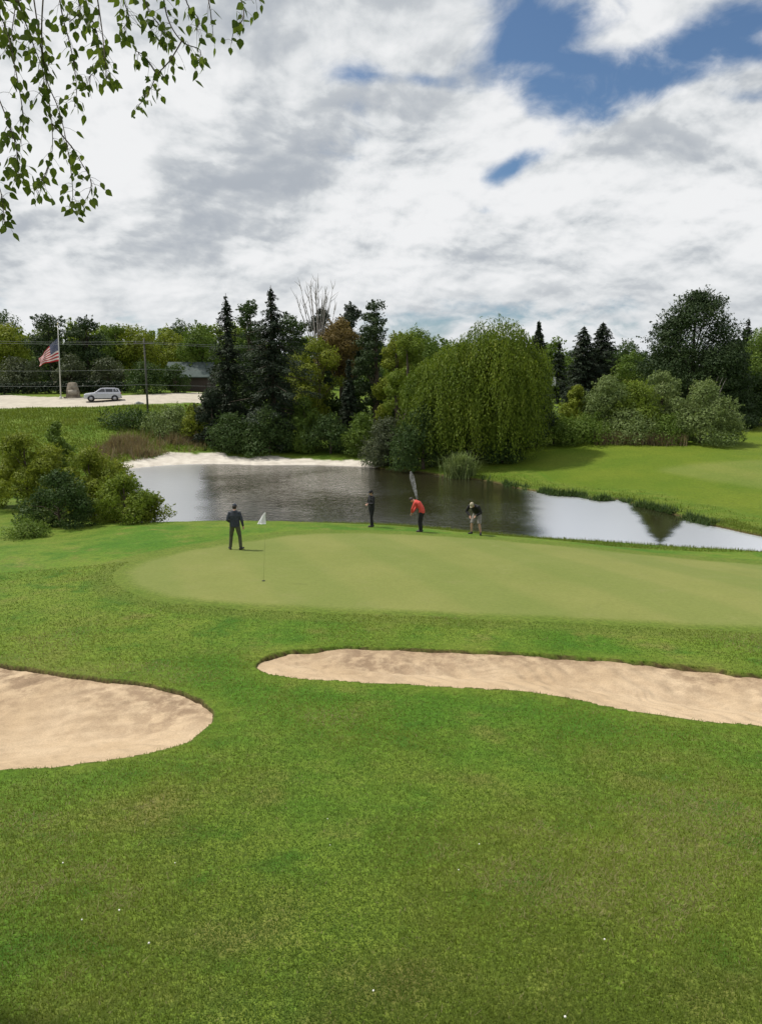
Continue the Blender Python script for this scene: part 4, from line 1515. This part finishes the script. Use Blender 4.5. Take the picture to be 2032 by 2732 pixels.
# seen from behind, legs apart, left hand tucked in front
person(629, 1466, 'person in navy jacket and olive trousers standing on the green, left of the white flag',
       pose(kne_l=(-.16, .03, .50), kne_r=(.17, .03, .50), ank_l=(-.20, 0, .08), ank_r=(.20, -.02, .08), toe_l=(-.27, .14, .03), toe_r=(.27, .12, .03), hip_l=(-.10, 0, .90), hip_r=(.10, 0, .90),
            sho_l=(-.185, 0, 1.41), sho_r=(.185, 0, 1.41), elb_l=(-.27, -.05, 1.15), wri_l=(-.18, .14, 1.03), hand_l=(.1, .12, -.05), elb_r=(.27, -.02, 1.13), wri_r=(.30, .06, .88), head=(0, .05, 1.61), neck=(0, .02, 1.545)),
       dict(skin=M_SKIN, top=M_NAVY, legs=M_OLIVE, hat=M_NAVY), face=0., head_dir=(.1, 1, -.35), height=1.01, thin=1.12)
# turned half sideways to the left, all black, arms folded at the belly
person(991, 1406, 'person all in black standing upright with bent arms at the far edge of the green',
       pose(ank_l=(-.06, .03, .08), ank_r=(.06, -.08, .08), toe_l=(-.07, .19, .03), toe_r=(.09, .06, .03), kne_l=(-.07, .04, .5), kne_r=(.07, -.02, .5),
            elb_l=(-.25, .02, 1.16), wri_l=(-.05, .22, 1.12), hand_l=(.15, .05, -.05), elb_r=(.25, .05, 1.15), wri_r=(.06, .24, 1.08), hand_r=(-.15, .05, -.04)),
       dict(skin=M_SKIN, top=M_BLACK, legs=M_BLACK, hat=M_BLACK), face=math.radians(118), head_dir=(0, 1, -.2), height=1.02, thin=.98, long_top=.08)
# in red, hunched over to the left
person(1121, 1419, 'person in a red top and black trousers hunching forward in front of the water plume',
       pose(pelvis=(0, -.06, .96), waist=(0, -.03, 1.13), chest=(0, .12, 1.33), collar=(0, .28, 1.43), neck=(0, .33, 1.45), head=(0, .40, 1.47),
            sho_l=(-.19, .22, 1.37), sho_r=(.19, .22, 1.37), elb_l=(-.22, .32, 1.10), elb_r=(.22, .30, 1.10), wri_l=(-.05, .42, .88), wri_r=(.05, .42, .86), hand_l=(.03, .06, -.15), hand_r=(-.03, .06, -.15),
            hip_l=(-.09, -.06, .92), hip_r=(.09, -.06, .92), ank_l=(-.08, -.02, .08), ank_r=(.08, -.02, .08), toe_l=(-.10, .15, .03), toe_r=(.10, .15, .03)),
       dict(skin=M_SKIN, top=M_RED, legs=M_BLACK, hat=M_BLACK, jacket=False), face=math.radians(68), headgear='hair', head_dir=(0, .6, -.8), height=1.0, thin=1.0)
# dark top, pale shorts, tan cap, bending towards the left
person(1268, 1426, 'person in a dark top, pale shorts and tan cap bending forward at the water side',
       pose(pelvis=(0, -.14, .90), waist=(0, -.05, 1.06), chest=(0, .16, 1.25), collar=(0, .33, 1.34), neck=(0, .38, 1.36), head=(0, .45, 1.40),
            sho_l=(-.22, .27, 1.30), sho_r=(.22, .27, 1.30), elb_l=(-.34, .24, 1.05), elb_r=(.36, .24, 1.05), wri_l=(-.12, .36, .90), wri_r=(.14, .36, .88), hand_l=(.06, .06, -.12), hand_r=(-.06, .06, -.12),
            hip_l=(-.11, -.12, .86), hip_r=(.11, -.12, .86), kne_l=(-.18, .03, .48), kne_r=(.18, .03, .48), ank_l=(-.22, -.04, .08), ank_r=(.22, -.04, .08), toe_l=(-.28, .11, .03), toe_r=(.28, .11, .03)),
       dict(skin=M_SKIN, top=M_BLACK, legs=M_CREAM, hat=M_TAN, jacket=False), face=math.radians(150), head_dir=(0, .9, -.45), height=1.04, thin=1.12, shorts=True, shoe=M_SHOE)


# ------------------------------------------------------------------ flagstick on the green
def flagstick():
    p = on(703, 1550)
    H = at(708, 1366, p[1])[2] - p[2]
    root = empty('flagstick', p, 'white golf flag on a thin pin in the hole, right of the person in navy', 'golf flag')
    mb = MB()
    dx = at(709, 1366, p[1])[0] - p[0]
    mb.tube([(0, 0, -.08), (dx, 0, H)], .003, 8)
    mb.build('pole', plain('pole_pale', (.19, .22, .075), .9), root)
    mb = MB()
    rows = 9
    W, Hf = .27, .37
    a, b = [], []
    nx = 8
    g = [[None] * (nx + 1) for _ in range(rows + 1)]
    bm = mb.bm
    for i in range(rows + 1):
        for j in range(nx + 1):
            u, v = j / nx, i / rows          # u away from the pole, v downwards
            reach = .03 + (W - .03) * v ** .85
            x = dx - .006 - reach * u
            z = H - .01 - Hf * v * (1 - .02 * u) - .01 * u
            y = .035 * math.sin(u * 7 + v * 2) * u
            g[i][j] = bm.verts.new((x, y, z))
    for i in range(rows):
        for j in range(nx):
            bm.faces.new((g[i][j], g[i][j + 1], g[i + 1][j + 1], g[i + 1][j]))
    bmesh.ops.solidify(bm, geom=bm.faces[:], thickness=.003)
    mb.build('flag', plain('flag_white', (.82, .83, .84), .7, .04), root)
    # the hole
    mb = MB()
    mb.tube([(0, 0, -.12), (0, 0, .012)], .054, 20)
    mb.build('hole', plain('hole_dark', (.02, .022, .015), .9), root)


flagstick()


# ------------------------------------------------------------------ fountain plume in the pond
def fountain():
    g = np.random.default_rng(51)
    b = on_plane(1112, 1330, WATER)
    h = at(1095, 1258, b[1])[2] - WATER
    m, t = material('water_spray')
    n = t.noise(t.pos(), 5, 3, .5)
    tr = t.new('ShaderNodeBsdfTransparent')
    mx = t.new('ShaderNodeMixShader')
    t.put(mx, 0, n.step(.25, .8, .03, .17))
    t.nt.links.new(tr.outputs[0], mx.inputs[1])
    tl = t.new('ShaderNodeBsdfTranslucent')
    t.put(tl, 0, (.95, .97, .97))
    m2 = t.new('ShaderNodeMixShader')
    t.put(m2, 0, .6)
    t.nt.links.new(t.principled((.93, .95, .95), .6, None, .2), m2.inputs[1])
    t.nt.links.new(tl.outputs[0], m2.inputs[2])
    t.nt.links.new(m2.outputs[0], mx.inputs[2])
    t.out(mx.outputs[0])
    mb = MB()
    core = [(b[0] - .45 * v, b[1], WATER + h * v) for v in np.linspace(-.03, 1, 9)]
    mb.tube(core, [.06, .08, .10, .12, .14, .155, .16, .14, .05], 16)
    o = fuse(mb, 'fountain_spray', m, None, .02, 2)
    tag(o, 'faint white plume of water rising from the pond behind the person in red', 'fountain')


fountain()


# ------------------------------------------------------------------ flagpole, marker, car, house, power line
def stars_flag():
    p = on(163, 1063)
    top = at(155, 866, p[1])[2]
    H = top - p[2]
    root = empty('flagpole', p, 'tall pale flagpole beside the road at the left', 'flagpole')
    lean = (at(155, 866, p[1])[0] - p[0])
    mb = MB()
    mb.tube([(0, 0, -.1), (lean * .5, 0, H * .5), (lean, 0, H)], [.095, .075, .045], 10)
    mb.tube([(0, 0, -.05), (0, 0, .25)], [.2, .16], 12)
    mb.build('pole', plain('pole_white', (.50, .50, .47), .4, metallic=.2), root)
    mb = MB()
    mb.ball((lean, 0, H + .07), .10, 12, 8)
    mb.build('finial', plain('finial', (.6, .55, .35), .3, metallic=.6), root)
    # flag: flies to the left and droops; u along the fly, v down the hoist
    m, t = material('flag_stripes')
    u, v = t.attr('fu'), t.attr('fv')
    st = (v * 13).m('FLOOR').m('MODULO', 2.0)
    col = t.mix(st, (.42, .035, .045), (.66, .60, .58))
    canton = (u.m('LESS_THAN', .40)) * (v.m('LESS_THAN', .5385))
    su, sv = (u * 27.5).m('FRACT') - .5, (v * 16.7).m('FRACT') - .5
    star = (su * su + sv * sv).m('LESS_THAN', .05)
    col = t.mix(canton, col, t.mix(star, (.03, .04, .12), (.6, .6, .6)))
    d = t.principled(col, .8, None, .2)
    tr = t.new('ShaderNodeBsdfTranslucent')
    t.put(tr, 0, col)
    mx = t.new('ShaderNodeMixShader')
    t.put(mx, 0, .35)
    t.nt.links.new(d, mx.inputs[1])
    t.nt.links.new(tr.outputs[0], mx.inputs[2])
    t.out(mx.outputs[0])
    nu, nv = 44, 26
    W, Hf = 2.95, 3.0
    zt = at(155, 902, p[1])[2]
    V, U_, V_ = [], [], []
    for i in range(nv + 1):
        for j in range(nu + 1):
            u, v = j / nu, i / nv
            x = -W * u * (1 - .08 * u)
            drop = 2.75 * u ** 1.1
            hh = Hf * (1 - .72 * u)
            y = .22 * math.sin(u * 9 - v * 2.5) * u ** .6 + .12 * math.sin(u * 17 + v * 6) * u
            V.append((p[0] + lean * .8 - .08 + x, p[1] + y - .05, zt - drop - hh * v + .10 * math.sin(u * 8 + v * 3) * u))
            U_.append(u)
            V_.append(v)
    idx = np.arange((nu + 1) * (nv + 1)).reshape(nv + 1, nu + 1)
    Fc = np.stack([idx[:-1, :-1], idx[:-1, 1:], idx[1:, 1:], idx[1:, :-1]], -1).reshape(-1, 4)
    o = link('flag', mesh_np('flag', np.array(V), Fc, {'fu': np.array(U_), 'fv': np.array(V_)}), m)
    tag(o, 'red and white striped flag drooping to the left from the tall flagpole', 'flag')


stars_flag()


def marker():
    p = on(196, 1061)
    m, t = material('marker_stone')
    n = t.noise(t.pos(), 2.2, 5, .6)
    t.out(t.principled(t.mix(n.step(.35, .65), (.16, .135, .105), (.27, .235, .185)), .9, t.bump(n, .5, .05), .2))
    s = p[1] / F
    W = 36 * s
    H = 40 * s
    mb = MB()
    prof_ = [(-W * .5, 0), (W * .5, 0), (W * .45, H * .42), (W * .38, H * .62), (W * .30, H * .94), (W * .18, H), (-W * .18, H), (-W * .30, H * .93), (-W * .42, H * .45)]
    mb.prism([(x, -.22, z) for x, z in prof_], (0, .45, 0))
    bmesh.ops.bevel(mb.bm, geom=mb.bm.edges[:], offset=.04, segments=2, affect='EDGES')
    root = empty('stone_marker', p, 'tan stone marker with sloping shoulders between flagpole and silver car', 'stone marker', rz=.12)
    mb.build('stone', m, root)
    mb = MB()
    mb.box((0, -.245, H * .36), (W * .62, .03, H * .30), 0, .008)
    mb.build('plaque', plain('plaque_pale', (.30, .27, .22), .8), root)
    mb = MB()
    mb.box((0, 0, .04), (W * 1.25, .9, .16), 0, .03)
    mb.build('plinth', m, root)


marker()


def car():
    p = on(276, 1070)
    M_P = plain('paint_silver', (.52, .53, .58), .28, .03, 2, .35)
    M_G = plain('glass_dark', (.018, .022, .028), .08, .1, 2, spec=.8)
    M_T = plain('tyre', (.018, .018, .018), .85)
    M_R = plain('rim', (.35, .35, .37), .35, .1, 4, .6)
    M_D = plain('trim_dark', (.03, .03, .033), .6)
    M_L = plain('lamp_clear', (.75, .78, .80), .15, .03)
    M_RL = plain('lamp_red', (.35, .02, .02), .25, .03)
    root = empty('suv_car', p, 'silver white SUV on the pale road, front turned to the left', 'car', rz=math.radians(20))
    # local: the car points to -x
    secs = [  # x, half width, z bottom, z top
        (-2.28, .66, .42, .70), (-2.22, .80, .34, .90), (-2.05, .88, .30, .99), (-1.5, .93, .28, 1.06), (-.95, .94, .27, 1.12), (0, .95, .27, 1.14), (1.0, .95, .27, 1.16), (1.7, .94, .30, 1.17), (2.1, .90, .34, 1.14), (2.26, .80, .42, 1.00)]
    mb = MB()
    rings = []
    for x, w, zb, zt in secs:
        ring = []
        for cy, cz in [(-w * .92, zb), (-w, zb + .12), (-w, zt - .20), (-w * .93, zt - .04), (-w * .80, zt), (w * .80, zt), (w * .93, zt - .04), (w, zt - .20), (w, zb + .12), (w * .92, zb)]:
            ring.append(mb.bm.verts.new((x, cy, cz)))
        rings.append(ring)
    for a, b in zip(rings, rings[1:]):
        for k in range(10):
            mb.bm.faces.new((a[k], a[(k + 1) % 10], b[(k + 1) % 10], b[k]))
    mb.bm.faces.new(rings[0])
    mb.bm.faces.new(list(reversed(rings[-1])))
    # cabin
    cab = [(-1.05, .86, 1.08), (-.25, .66, 1.64), (.4, .67, 1.70), (1.5, .66, 1.68), (1.95, .62, 1.58), (2.18, .80, 1.10)]
    low = [(-1.05, .88), (-.25, .90), (.4, .91), (1.5, .90), (1.95, .88), (2.2, .84)]
    L, Rr = [], []
    for s, dst in ((-1, L), (1, Rr)):
        for (x, w, z), (x2, w2) in zip(cab, low):
            dst.append((mb.bm.verts.new((x, s * w, z)), mb.bm.verts.new((x2, s * w2, 1.06))))
    for dst in (L, Rr):
        for a, b in zip(dst, dst[1:]):
            mb.bm.faces.new((a[0], b[0], b[1], a[1]))
    for a, b in zip(range(5), range(1, 6)):
        mb.bm.faces.new((L[a][0], Rr[a][0], Rr[b][0], L[b][0]))
    body = mb.build('body', M_P, root, smooth=False)
    bv = body.modifiers.new('b', 'BEVEL')
    bv.width = .035
    bv.segments = 2
    bv.limit_method = 'ANGLE'
    bv.angle_limit = math.radians(25)

    def pane(name, pts, mat=M_G, th=.008):
        pts = [Vector(q) for q in pts]
        n = (pts[1] - pts[0]).cross(pts[2] - pts[0]).normalized()
        mb = MB()
        mb.prism([q - n * .02 for q in pts], n * (.02 + th + .012))
        return mb.build(name, mat, root, smooth=False)

    def side(x, z, s):       # a point on the cabin's side
        xs = [c[0] for c in cab]
        w1 = np.interp(x, xs, [c[1] for c in cab])
        z1 = np.interp(x, xs, [c[2] for c in cab])
        w0 = np.interp(x, [c[0] for c in low], [c[1] for c in low])
        f = (z - 1.06) / max(z1 - 1.06, .01)
        return (x, s * (w0 + (w1 - w0) * f), z)
    for s in (-1, 1):
        for xa, xb, xc, xd in ((-.72, .28, .28, -.12), (.36, 1.22, 1.22, .36), (1.30, 1.98, 1.80, 1.30)):
            pts = [side(xa, 1.17, s), side(xb, 1.17, s), side(xc, 1.55, s), side(xd, 1.55, s)]
            pane('side_window', pts if s < 0 else pts[::-1])
        pts = [(-.95, s * .96, .98), (-.7, s * .96, .98), (-.7, s * 1.10, 1.0), (-.95, s * 1.10, 1.0)]
        mb = MB()
        mb.box((-.72, s * 1.03, 1.17), (.12, .20, .14), 0, .03)
        mb.build('mirror', M_P, root)
    pane('windscreen', [(-.98, .78, 1.13), (-.98, -.78, 1.13), (-.32, -.60, 1.59), (-.32, .60, 1.59)])
    pane('rear_window', [(2.14, -.70, 1.20), (2.14, .70, 1.20), (2.0, .56, 1.52), (2.0, -.56, 1.52)])
    for s in (-1, 1):
        mb = MB()
        mb.box((-2.14, s * .66, .80), (.20, .34, .15), s * .25, .04)
        mb.build('headlight', M_L, root)
        mb = MB()
        mb.box((2.20, s * .74, .98), (.12, .18, .26), 0, .03)
        mb.build('tail_light', M_RL, root)
    mb = MB()
    mb.box((-2.26, 0, .72), (.08, .90, .20), 0, .02)
    mb.build('grille', M_D, root)
    mb = MB()
    mb.box((-2.24, 0, .44), (.14, 1.40, .16), 0, .03)
    mb.box((2.24, 0, .48), (.14, 1.5, .18), 0, .03)
    for s in (-1, 1):
        mb.box((0, s * .945, .33), (2.2, .05, .13), 0, .015)
    mb.build('bumper', M_D, root)
    for x in (-1.42, 1.42):
        for s in (-1, 1):
            mb = MB()
            mb.tube([(x, s * .955, .36), (x, s * .965, .36)], .43, 24)
            mb.build('wheel_arch', M_D, root)
            mb = MB()
            mb.tube([(x, s * .74, .35), (x, s * .76, .35), (x, s * .96, .35), (x, s * .985, .35)], [.31, .35, .35, .31], 28)
            ty = mb.build('wheel', M_T, root)
            mb = MB()
            mb.tube([(x, s * .95, .35), (x, s * .992, .35)], [.225, .215], 20)
            mb.build('rim', M_R, ty)
    for s in (-1, 1):
        mb = MB()
        mb.tube([(-.1, s * .60, 1.66), (0, s * .60, 1.74), (1.5, s * .60, 1.73), (1.6, s * .60, 1.66)], .022, 6)
        mb.build('roof_rail', M_D, root)


car()


def house():
    Y = 118
    x = at(512, 1010, Y)[0]
    z = ground_top(x, Y)
    zt = at(505, 968, Y)[2]
    ze = at(505, 1004, Y)[2]
    root = empty('house', (x, Y, z), 'low dark house with a grey-green roof, half hidden left of the slender spruce', 'house')
    W, Dp = 6.2, 6.0
    he, hr = ze - z, zt - z
    mb = MB()
    mb.box((0, 0, he / 2 - .1), (W, Dp, he + .2))
    mb.prism([(-W / 2, -Dp / 2, he), (-W / 2, Dp / 2, he), (-W / 2, 0, hr - .25)], (.2, 0, 0))
    mb.prism([(W / 2 - .2, -Dp / 2, he), (W / 2 - .2, Dp / 2, he), (W / 2 - .2, 0, hr - .25)], (.2, 0, 0))
    mb.build('wall', plain('wall_dark_brown', (.05, .038, .033), .9), root, False)
    mb = MB()
    for s in (-1, 1):
        mb.prism([(-W / 2 - .5, s * (Dp / 2 + .5), he - .22), (W / 2 + .5, s * (Dp / 2 + .5), he - .22), (W / 2 + .5, 0, hr), (-W / 2 - .5, 0, hr)], (0, 0, .14))
    mb.build('roof', plain('roof_grey_green', (.06, .08, .075), .9, .15, 2), root, False)


house()


def power_line():
    Y = 87.5
    x = at(390, 1010, Y)[0]
    z = ground_top(x, Y)
    top = at(390, 902, Y)[2]
    root = empty('utility_pole', (x, Y, z), 'weathered wooden utility pole rising out of the bushes left of the spruces', 'utility pole')
    H = top - z
    mb = MB()
    mb.tube([(0, 0, -.2), (.02, 0, H * .5), (0, 0, H)], [.13, .115, .09], 10)
    mb.build('pole', bark('pole_wood', (.07, .07, .06), (.13, .125, .11)), root)
    zc = at(390, 916, Y)[2] - z
    mb = MB()
    mb.box((0, -.14, zc), (.12, .10, .14))
    mb.box((0, -.15, zc), (2.2, .10, .12), .35)
    mb.build('crossarm', plain('arm_wood', (.16, .145, .12), .9), root, False)
    wire_m = plain('wire_grey', (.22, .23, .23), .5, .05)
    ends = []
    for k, (yl, yp, yr, o) in enumerate([(889, 911, 926, -.9), (895, 917, 931, .9), (975, 985, 990, 0), (1016, 1026, 1030, 0)]):
        a = at(-420, yl, 84)
        b = np.array([x + o, Y - .2, at(390, yp, Y)[2]])
        c = at(860, yr, 93)
        pts = []
        for s, e in ((a, b), (b, c)):
            for i in range(11):
                t = i / 10
                q = s * (1 - t) + e * t
                q[2] -= .5 * 4 * t * (1 - t) * (.8 if s is a else .3)
                pts.append(q)
        mb = MB()
        mb.tube(pts, .013, 5)
        ob = mb.build('overhead_wire', wire_m)
        lab = ['topmost of the four wires on the utility pole', 'second wire from the top on the utility pole crossarm', 'third wire down, crossing the flag tip height', 'lowest wire, just above the roof of the silver car'][k]
        tag(ob, lab, 'wire', 'overhead wires')
        if k < 2:
            mb = MB()
            mb.tube([(o, -.18 , zc + .05), (o, -.18, b[2] - z + .02)], [.05, .035], 8)
            mb.build('insulator', plain('insulator_grey', (.3, .3, .32), .3), root)


power_line()


def boulder(px, py, w, label, seed):
    g = np.random.default_rng(seed)
    p = on(px, py)
    mb = MB()
    bmesh.ops.create_icosphere(mb.bm, subdivisions=3, radius=1)
    for v in mb.bm.verts:
        n = 1 + .22 * math.sin(v.co.x * 3 + seed) * math.cos(v.co.y * 4 + seed) + .08 * math.sin(v.co.z * 9 + v.co.x * 7)
        v.co = Vector((v.co.x * n * w, v.co.y * n * w * .7, max(v.co.z * n * w * .62, -.1)))
    m, t = material('rock_grey')
    nz = t.noise(t.pos(), 3, 5, .6)
    t.out(t.principled(t.mix(nz.step(.35, .65), (.22, .22, .22), (.42, .42, .41)), .9, t.bump(nz, .5, .05), .2))
    o = mb.build('boulder', m)
    o.location = tuple(p)
    tag(o, label, 'boulder')


boulder(371, 1078, .52, 'grey boulder at the edge of the road left of the utility pole', 2)


def white_panel():
    p = on(1474, 1085)
    Y = 104.
    x = at(1474, 1010, Y)[0]
    z = ground_top(x, Y)
    root = empty('white_sign', (x, Y, z), 'small white board on a post between the willow and the spruce pair', 'sign')
    z1, z2 = at(1474, 1030, Y)[2] - z, at(1474, 1006, Y)[2] - z
    mb = MB()
    mb.box((0, 0, (z1 + z2) / 2), (.85, .06, z2 - z1), 0, .01)
    mb.build('board', plain('board_white', (.78, .78, .78), .6), root, False)
    mb = MB()
    mb.box((0, .07, z2 / 2), (.08, .08, z2), 0, .01)
    mb.build('post', plain('post_dark', (.04, .04, .035), .8), root, False)


white_panel()

# ------------------------------------------------------------------ sky and light
SUN_EL = math.radians(58)
SUN_DIR = Vector((-.93, .30, 0)).normalized() * math.cos(SUN_EL) + Vector((0, 0, math.sin(SUN_EL)))


def build_world():
    w = bpy.data.worlds.new('World')
    SC.world = w
    w.use_nodes = True
    t = NT(w.node_tree)
    nt = w.node_tree
    tc = t.new('ShaderNodeTexCoord').outputs['Generated']
    x, y, z = t.xyz(tc)
    sky = t.new('ShaderNodeTexSky', sky_type='NISHITA')
    sky.sun_disc = False
    sky.sun_elevation = SUN_EL
    sky.sun_rotation = math.atan2(SUN_DIR.x, SUN_DIR.y)
    zz = z.m('MAXIMUM', 0.0)
    den = zz + .40
    cx, cy = x / den, y / den
    wv = t.vec(cx, cy, .9)
    wx = t.noise(wv, 2.6, 3, .5) - .5
    wy = t.noise(t.vec(cx, cy, 5.9), 2.6, 3, .5) - .5

    def cloud(ox, oy, det=6, vd=1.6):
        v = t.vec(cx + ox + wx * .12, cy + oy + wy * .12, .37)
        a = t.noise(v, 1.85, det, .56)
        n = t.new('ShaderNodeTexVoronoi', feature='SMOOTH_F1', normalize=True)
        t.put(n, 'Vector', v)
        t.put(n, 'Scale', 4.4)
        t.put(n, 'Detail', vd)
        t.put(n, 'Roughness', .55)
        t.put(n, 'Smoothness', .55)
        return (a - .5) * 1.25 + .42 + (.55 - S(nt, n.outputs['Distance'])) * .50
    d0 = cloud(0, 0, 8, 2.0)
    # a second look a little nearer to the sun tells how much cloud shades this spot
    d1 = cloud(-.035, -.09, 5, 1.0)
    d3 = cloud(-.008, -.022, 8, 2.0)
    d2 = cloud(-.06, -.22, 3, 0.0)
    # directions of the open blue patches (tan azimuth, tan elevation)
    yy = y.m('MAXIMUM', .02)
    u, v = x / yy, z / yy
    u, v = u + wx * .05, v + wy * .03
    back = y.step(-.1, .15)

    def blob(px, py, rx, ry, k, rot=0.):
        d = ray(px, py)
        uu, vv = d[0] / d[1], d[2] / d[1]
        c, s = math.cos(rot), math.sin(rot)
        a, b = u - uu, v - vv
        p, q = (a * c - b * s) * (F / rx), (b * c + a * s) * (F / ry)      # rot > 0 runs down to the right
        return ((p * p + q * q) * -1.0).m('EXPONENT') * (k) * back

    def total(L):
        r = None
        for a in L:
            q = blob(*a)
            r = q if r is None else r + q
        return r
    bias = total([(1590, 190, 390, 95, .32, .05), (1990, 60, 160, 60, .20, 0), (1930, 160, 200, 40, .16, .1), (1420, 300, 90, 30, .14, .3), (1400, 40, 190, 70, .20, .45), (1900, 60, 260, 80, .20, .0), (1590, 310, 130, 60, .24, .3), (1390, 425, 120, 34, .38, -.45), (1335, 500, 60, 44, .30, -.7), (1320, 572, 80, 22, .36, .1),
                  (975, 208, 85, 26, .26, .1), (1130, 228, 70, 22, .20, .2), (690, 235, 55, 50, .10, .6), (2010, 275, 80, 26, .18, 0), (1990, 130, 90, 30, .16, .2), (1760, 880, 300, 26, .10, 0), (1420, 830, 260, 30, .10, 0), (1420, 150, 100, 22, .14, .1),
                  (760, 420, 600, 200, -.24, 0), (1080, 80, 260, 70, -.24, .35), (1800, 480, 420, 110, -.26, -.05), (1830, 330, 330, 36, -.20, -.12), (300, 650, 700, 140, -.24, 0), (1250, 300, 230, 62, -.20, .2), (1600, 112, 190, 26, -.22, -.25), (1740, 215, 110, 60, .16, -.3), (1740, 50, 100, 36, -.20, -.6), (1480, 150, 60, 30, .10, 0), (1880, 200, 120, 26, .16, -.2), (1840, 255, 90, 40, -.16, 0), (1985, 195, 110, 34, -.20, 0),
                  (300, 60, 500, 130, -.22, 0), (1100, 690, 900, 100, -.22, 0), (1750, 640, 500, 90, -.22, 0)])
    wisp = t.noise(t.vec(cx + wx * .3, cy + wy * .3, 2.2), 7.5, 6, .6) - .5
    cov = d0 - bias * .85 + wisp * .55
    mask = cov.step(.27, .56)
    thick = cov.step(.46, .95)
    r1 = ((d0 - d1) * 3.4).m('MAXIMUM', -.7).m('MINIMUM', .6)
    r2 = ((d0 - d2) * 1.9).m('MAXIMUM', -.3).m('MINIMUM', .45)
    g1 = t.noise(t.vec(cx, cy * 1.3, 4.2), 1.0, 5, .5)
    calm = z.step(.03, .20, .42, 1.0)
    r3 = ((d0 - d3) * 8.5).m('MAXIMUM', -.45).m('MINIMUM', .45)
    bright = (r1 + r2 + r3) * calm + .70 - thick * .12 - g1.step(.42, .68) * .10
    bright = bright + total([(580, 400, 300, 90, -.05, .05), (620, 515, 260, 40, -.12, 0), (800, 150, 130, 40, -.10, 0), (830, 60, 330, 70, .20, 0), (1080, 350, 90, 70, -.16, 0), (420, 330, 200, 90, -.03, 0), (1230, 710, 240, 40, -.20, 0), (1780, 650, 170, 45, -.18, 0), (1560, 838, 150, 24, -.42, 0), (1330, 820, 110, 22, -.25, 0), (1900, 820, 140, 20, -.15, 0), (250, 690, 380, 40, -.08, 0), (1700, 660, 330, 60, -.06, 0),
                              (1050, 70, 330, 100, .42, .15), (1720, 400, 260, 50, .22, .1), (900, 250, 230, 40, .14, 0), (1330, 280, 160, 55, .12, .2), (1640, 440, 260, 40, .16, 0), (1850, 340, 260, 40, .14, -.1), (1200, 780, 420, 24, .10, 0), (560, 780, 500, 26, .06, 0), (160, 330, 200, 120, .08, 0)])
    bright = bright.step(-.95, 1.30)
    K = 1 / .10
    ramp = t.new('ShaderNodeValToRGB')
    e = ramp.color_ramp.elements
    e[0].position, e[0].color = 0.0, (.35, .38, .42, 1)
    e[1].position, e[1].color = 1.0, (.72, .727, .735, 1)
    n = e.new(.36)
    n.color = (.46, .485, .51, 1)
    n = e.new(.62)
    n.color = (.58, .60, .615, 1)
    t.put(ramp, 0, bright)
    sc = t.new('ShaderNodeVectorMath', operation='SCALE')
    nt.links.new(ramp.outputs[0], sc.inputs[0])
    sc.inputs['Scale'].default_value = K
    skyc = t.mix(1.0, sky.outputs[0], (.56, .68, .78), 'MULTIPLY')
    col = t.mix(mask, skyc, sc.outputs[0])
    hz = z.step(.0, .09, .5, 0.)
    col = t.mix(hz, col, (4.9, 5.3, 5.8))
    bg = t.new('ShaderNodeBackground')
    nt.links.new(col, bg.inputs[0])
    bg.inputs[1].default_value = .10
    o = t.new('ShaderNodeOutputWorld')
    nt.links.new(bg.outputs[0], o.inputs[0])
    w.cycles.sampling_method = 'MANUAL'
    w.cycles.sample_map_resolution = 1024


build_world()
sun = bpy.data.lights.new('Sun', 'SUN')
sun.energy = 3.6
sun.angle = math.radians(3.0)
sun.color = (1.0, .95, .86)
so = bpy.data.objects.new('Sun', sun)
COL.objects.link(so)
so.rotation_euler = SUN_DIR.to_track_quat('Z', 'Y').to_euler()
so.location = (0, 0, 60)

cam = bpy.data.cameras.new('Camera')
cam.sensor_fit = 'VERTICAL'
cam.sensor_height = 36
cam.lens = 36 * F / 2732
cam.clip_start = .1
cam.clip_end = 6000
co = bpy.data.objects.new('Camera', cam)
COL.objects.link(co)
co.location = tuple(CAM)
co.rotation_euler = (math.pi / 2 - TH, 0, 0)
SC.camera = co
SC.view_settings.view_transform = 'Standard'
SC.view_settings.look = 'None'
SC.view_settings.exposure = .28
SC.view_settings.gamma = 1
SC.render.engine = 'CYCLES'
SC.cycles.max_bounces = 5
SC.cycles.diffuse_bounces = 2
SC.cycles.transmission_bounces = 4
SC.cycles.transparent_max_bounces = 4
SC.cycles.use_denoising = True
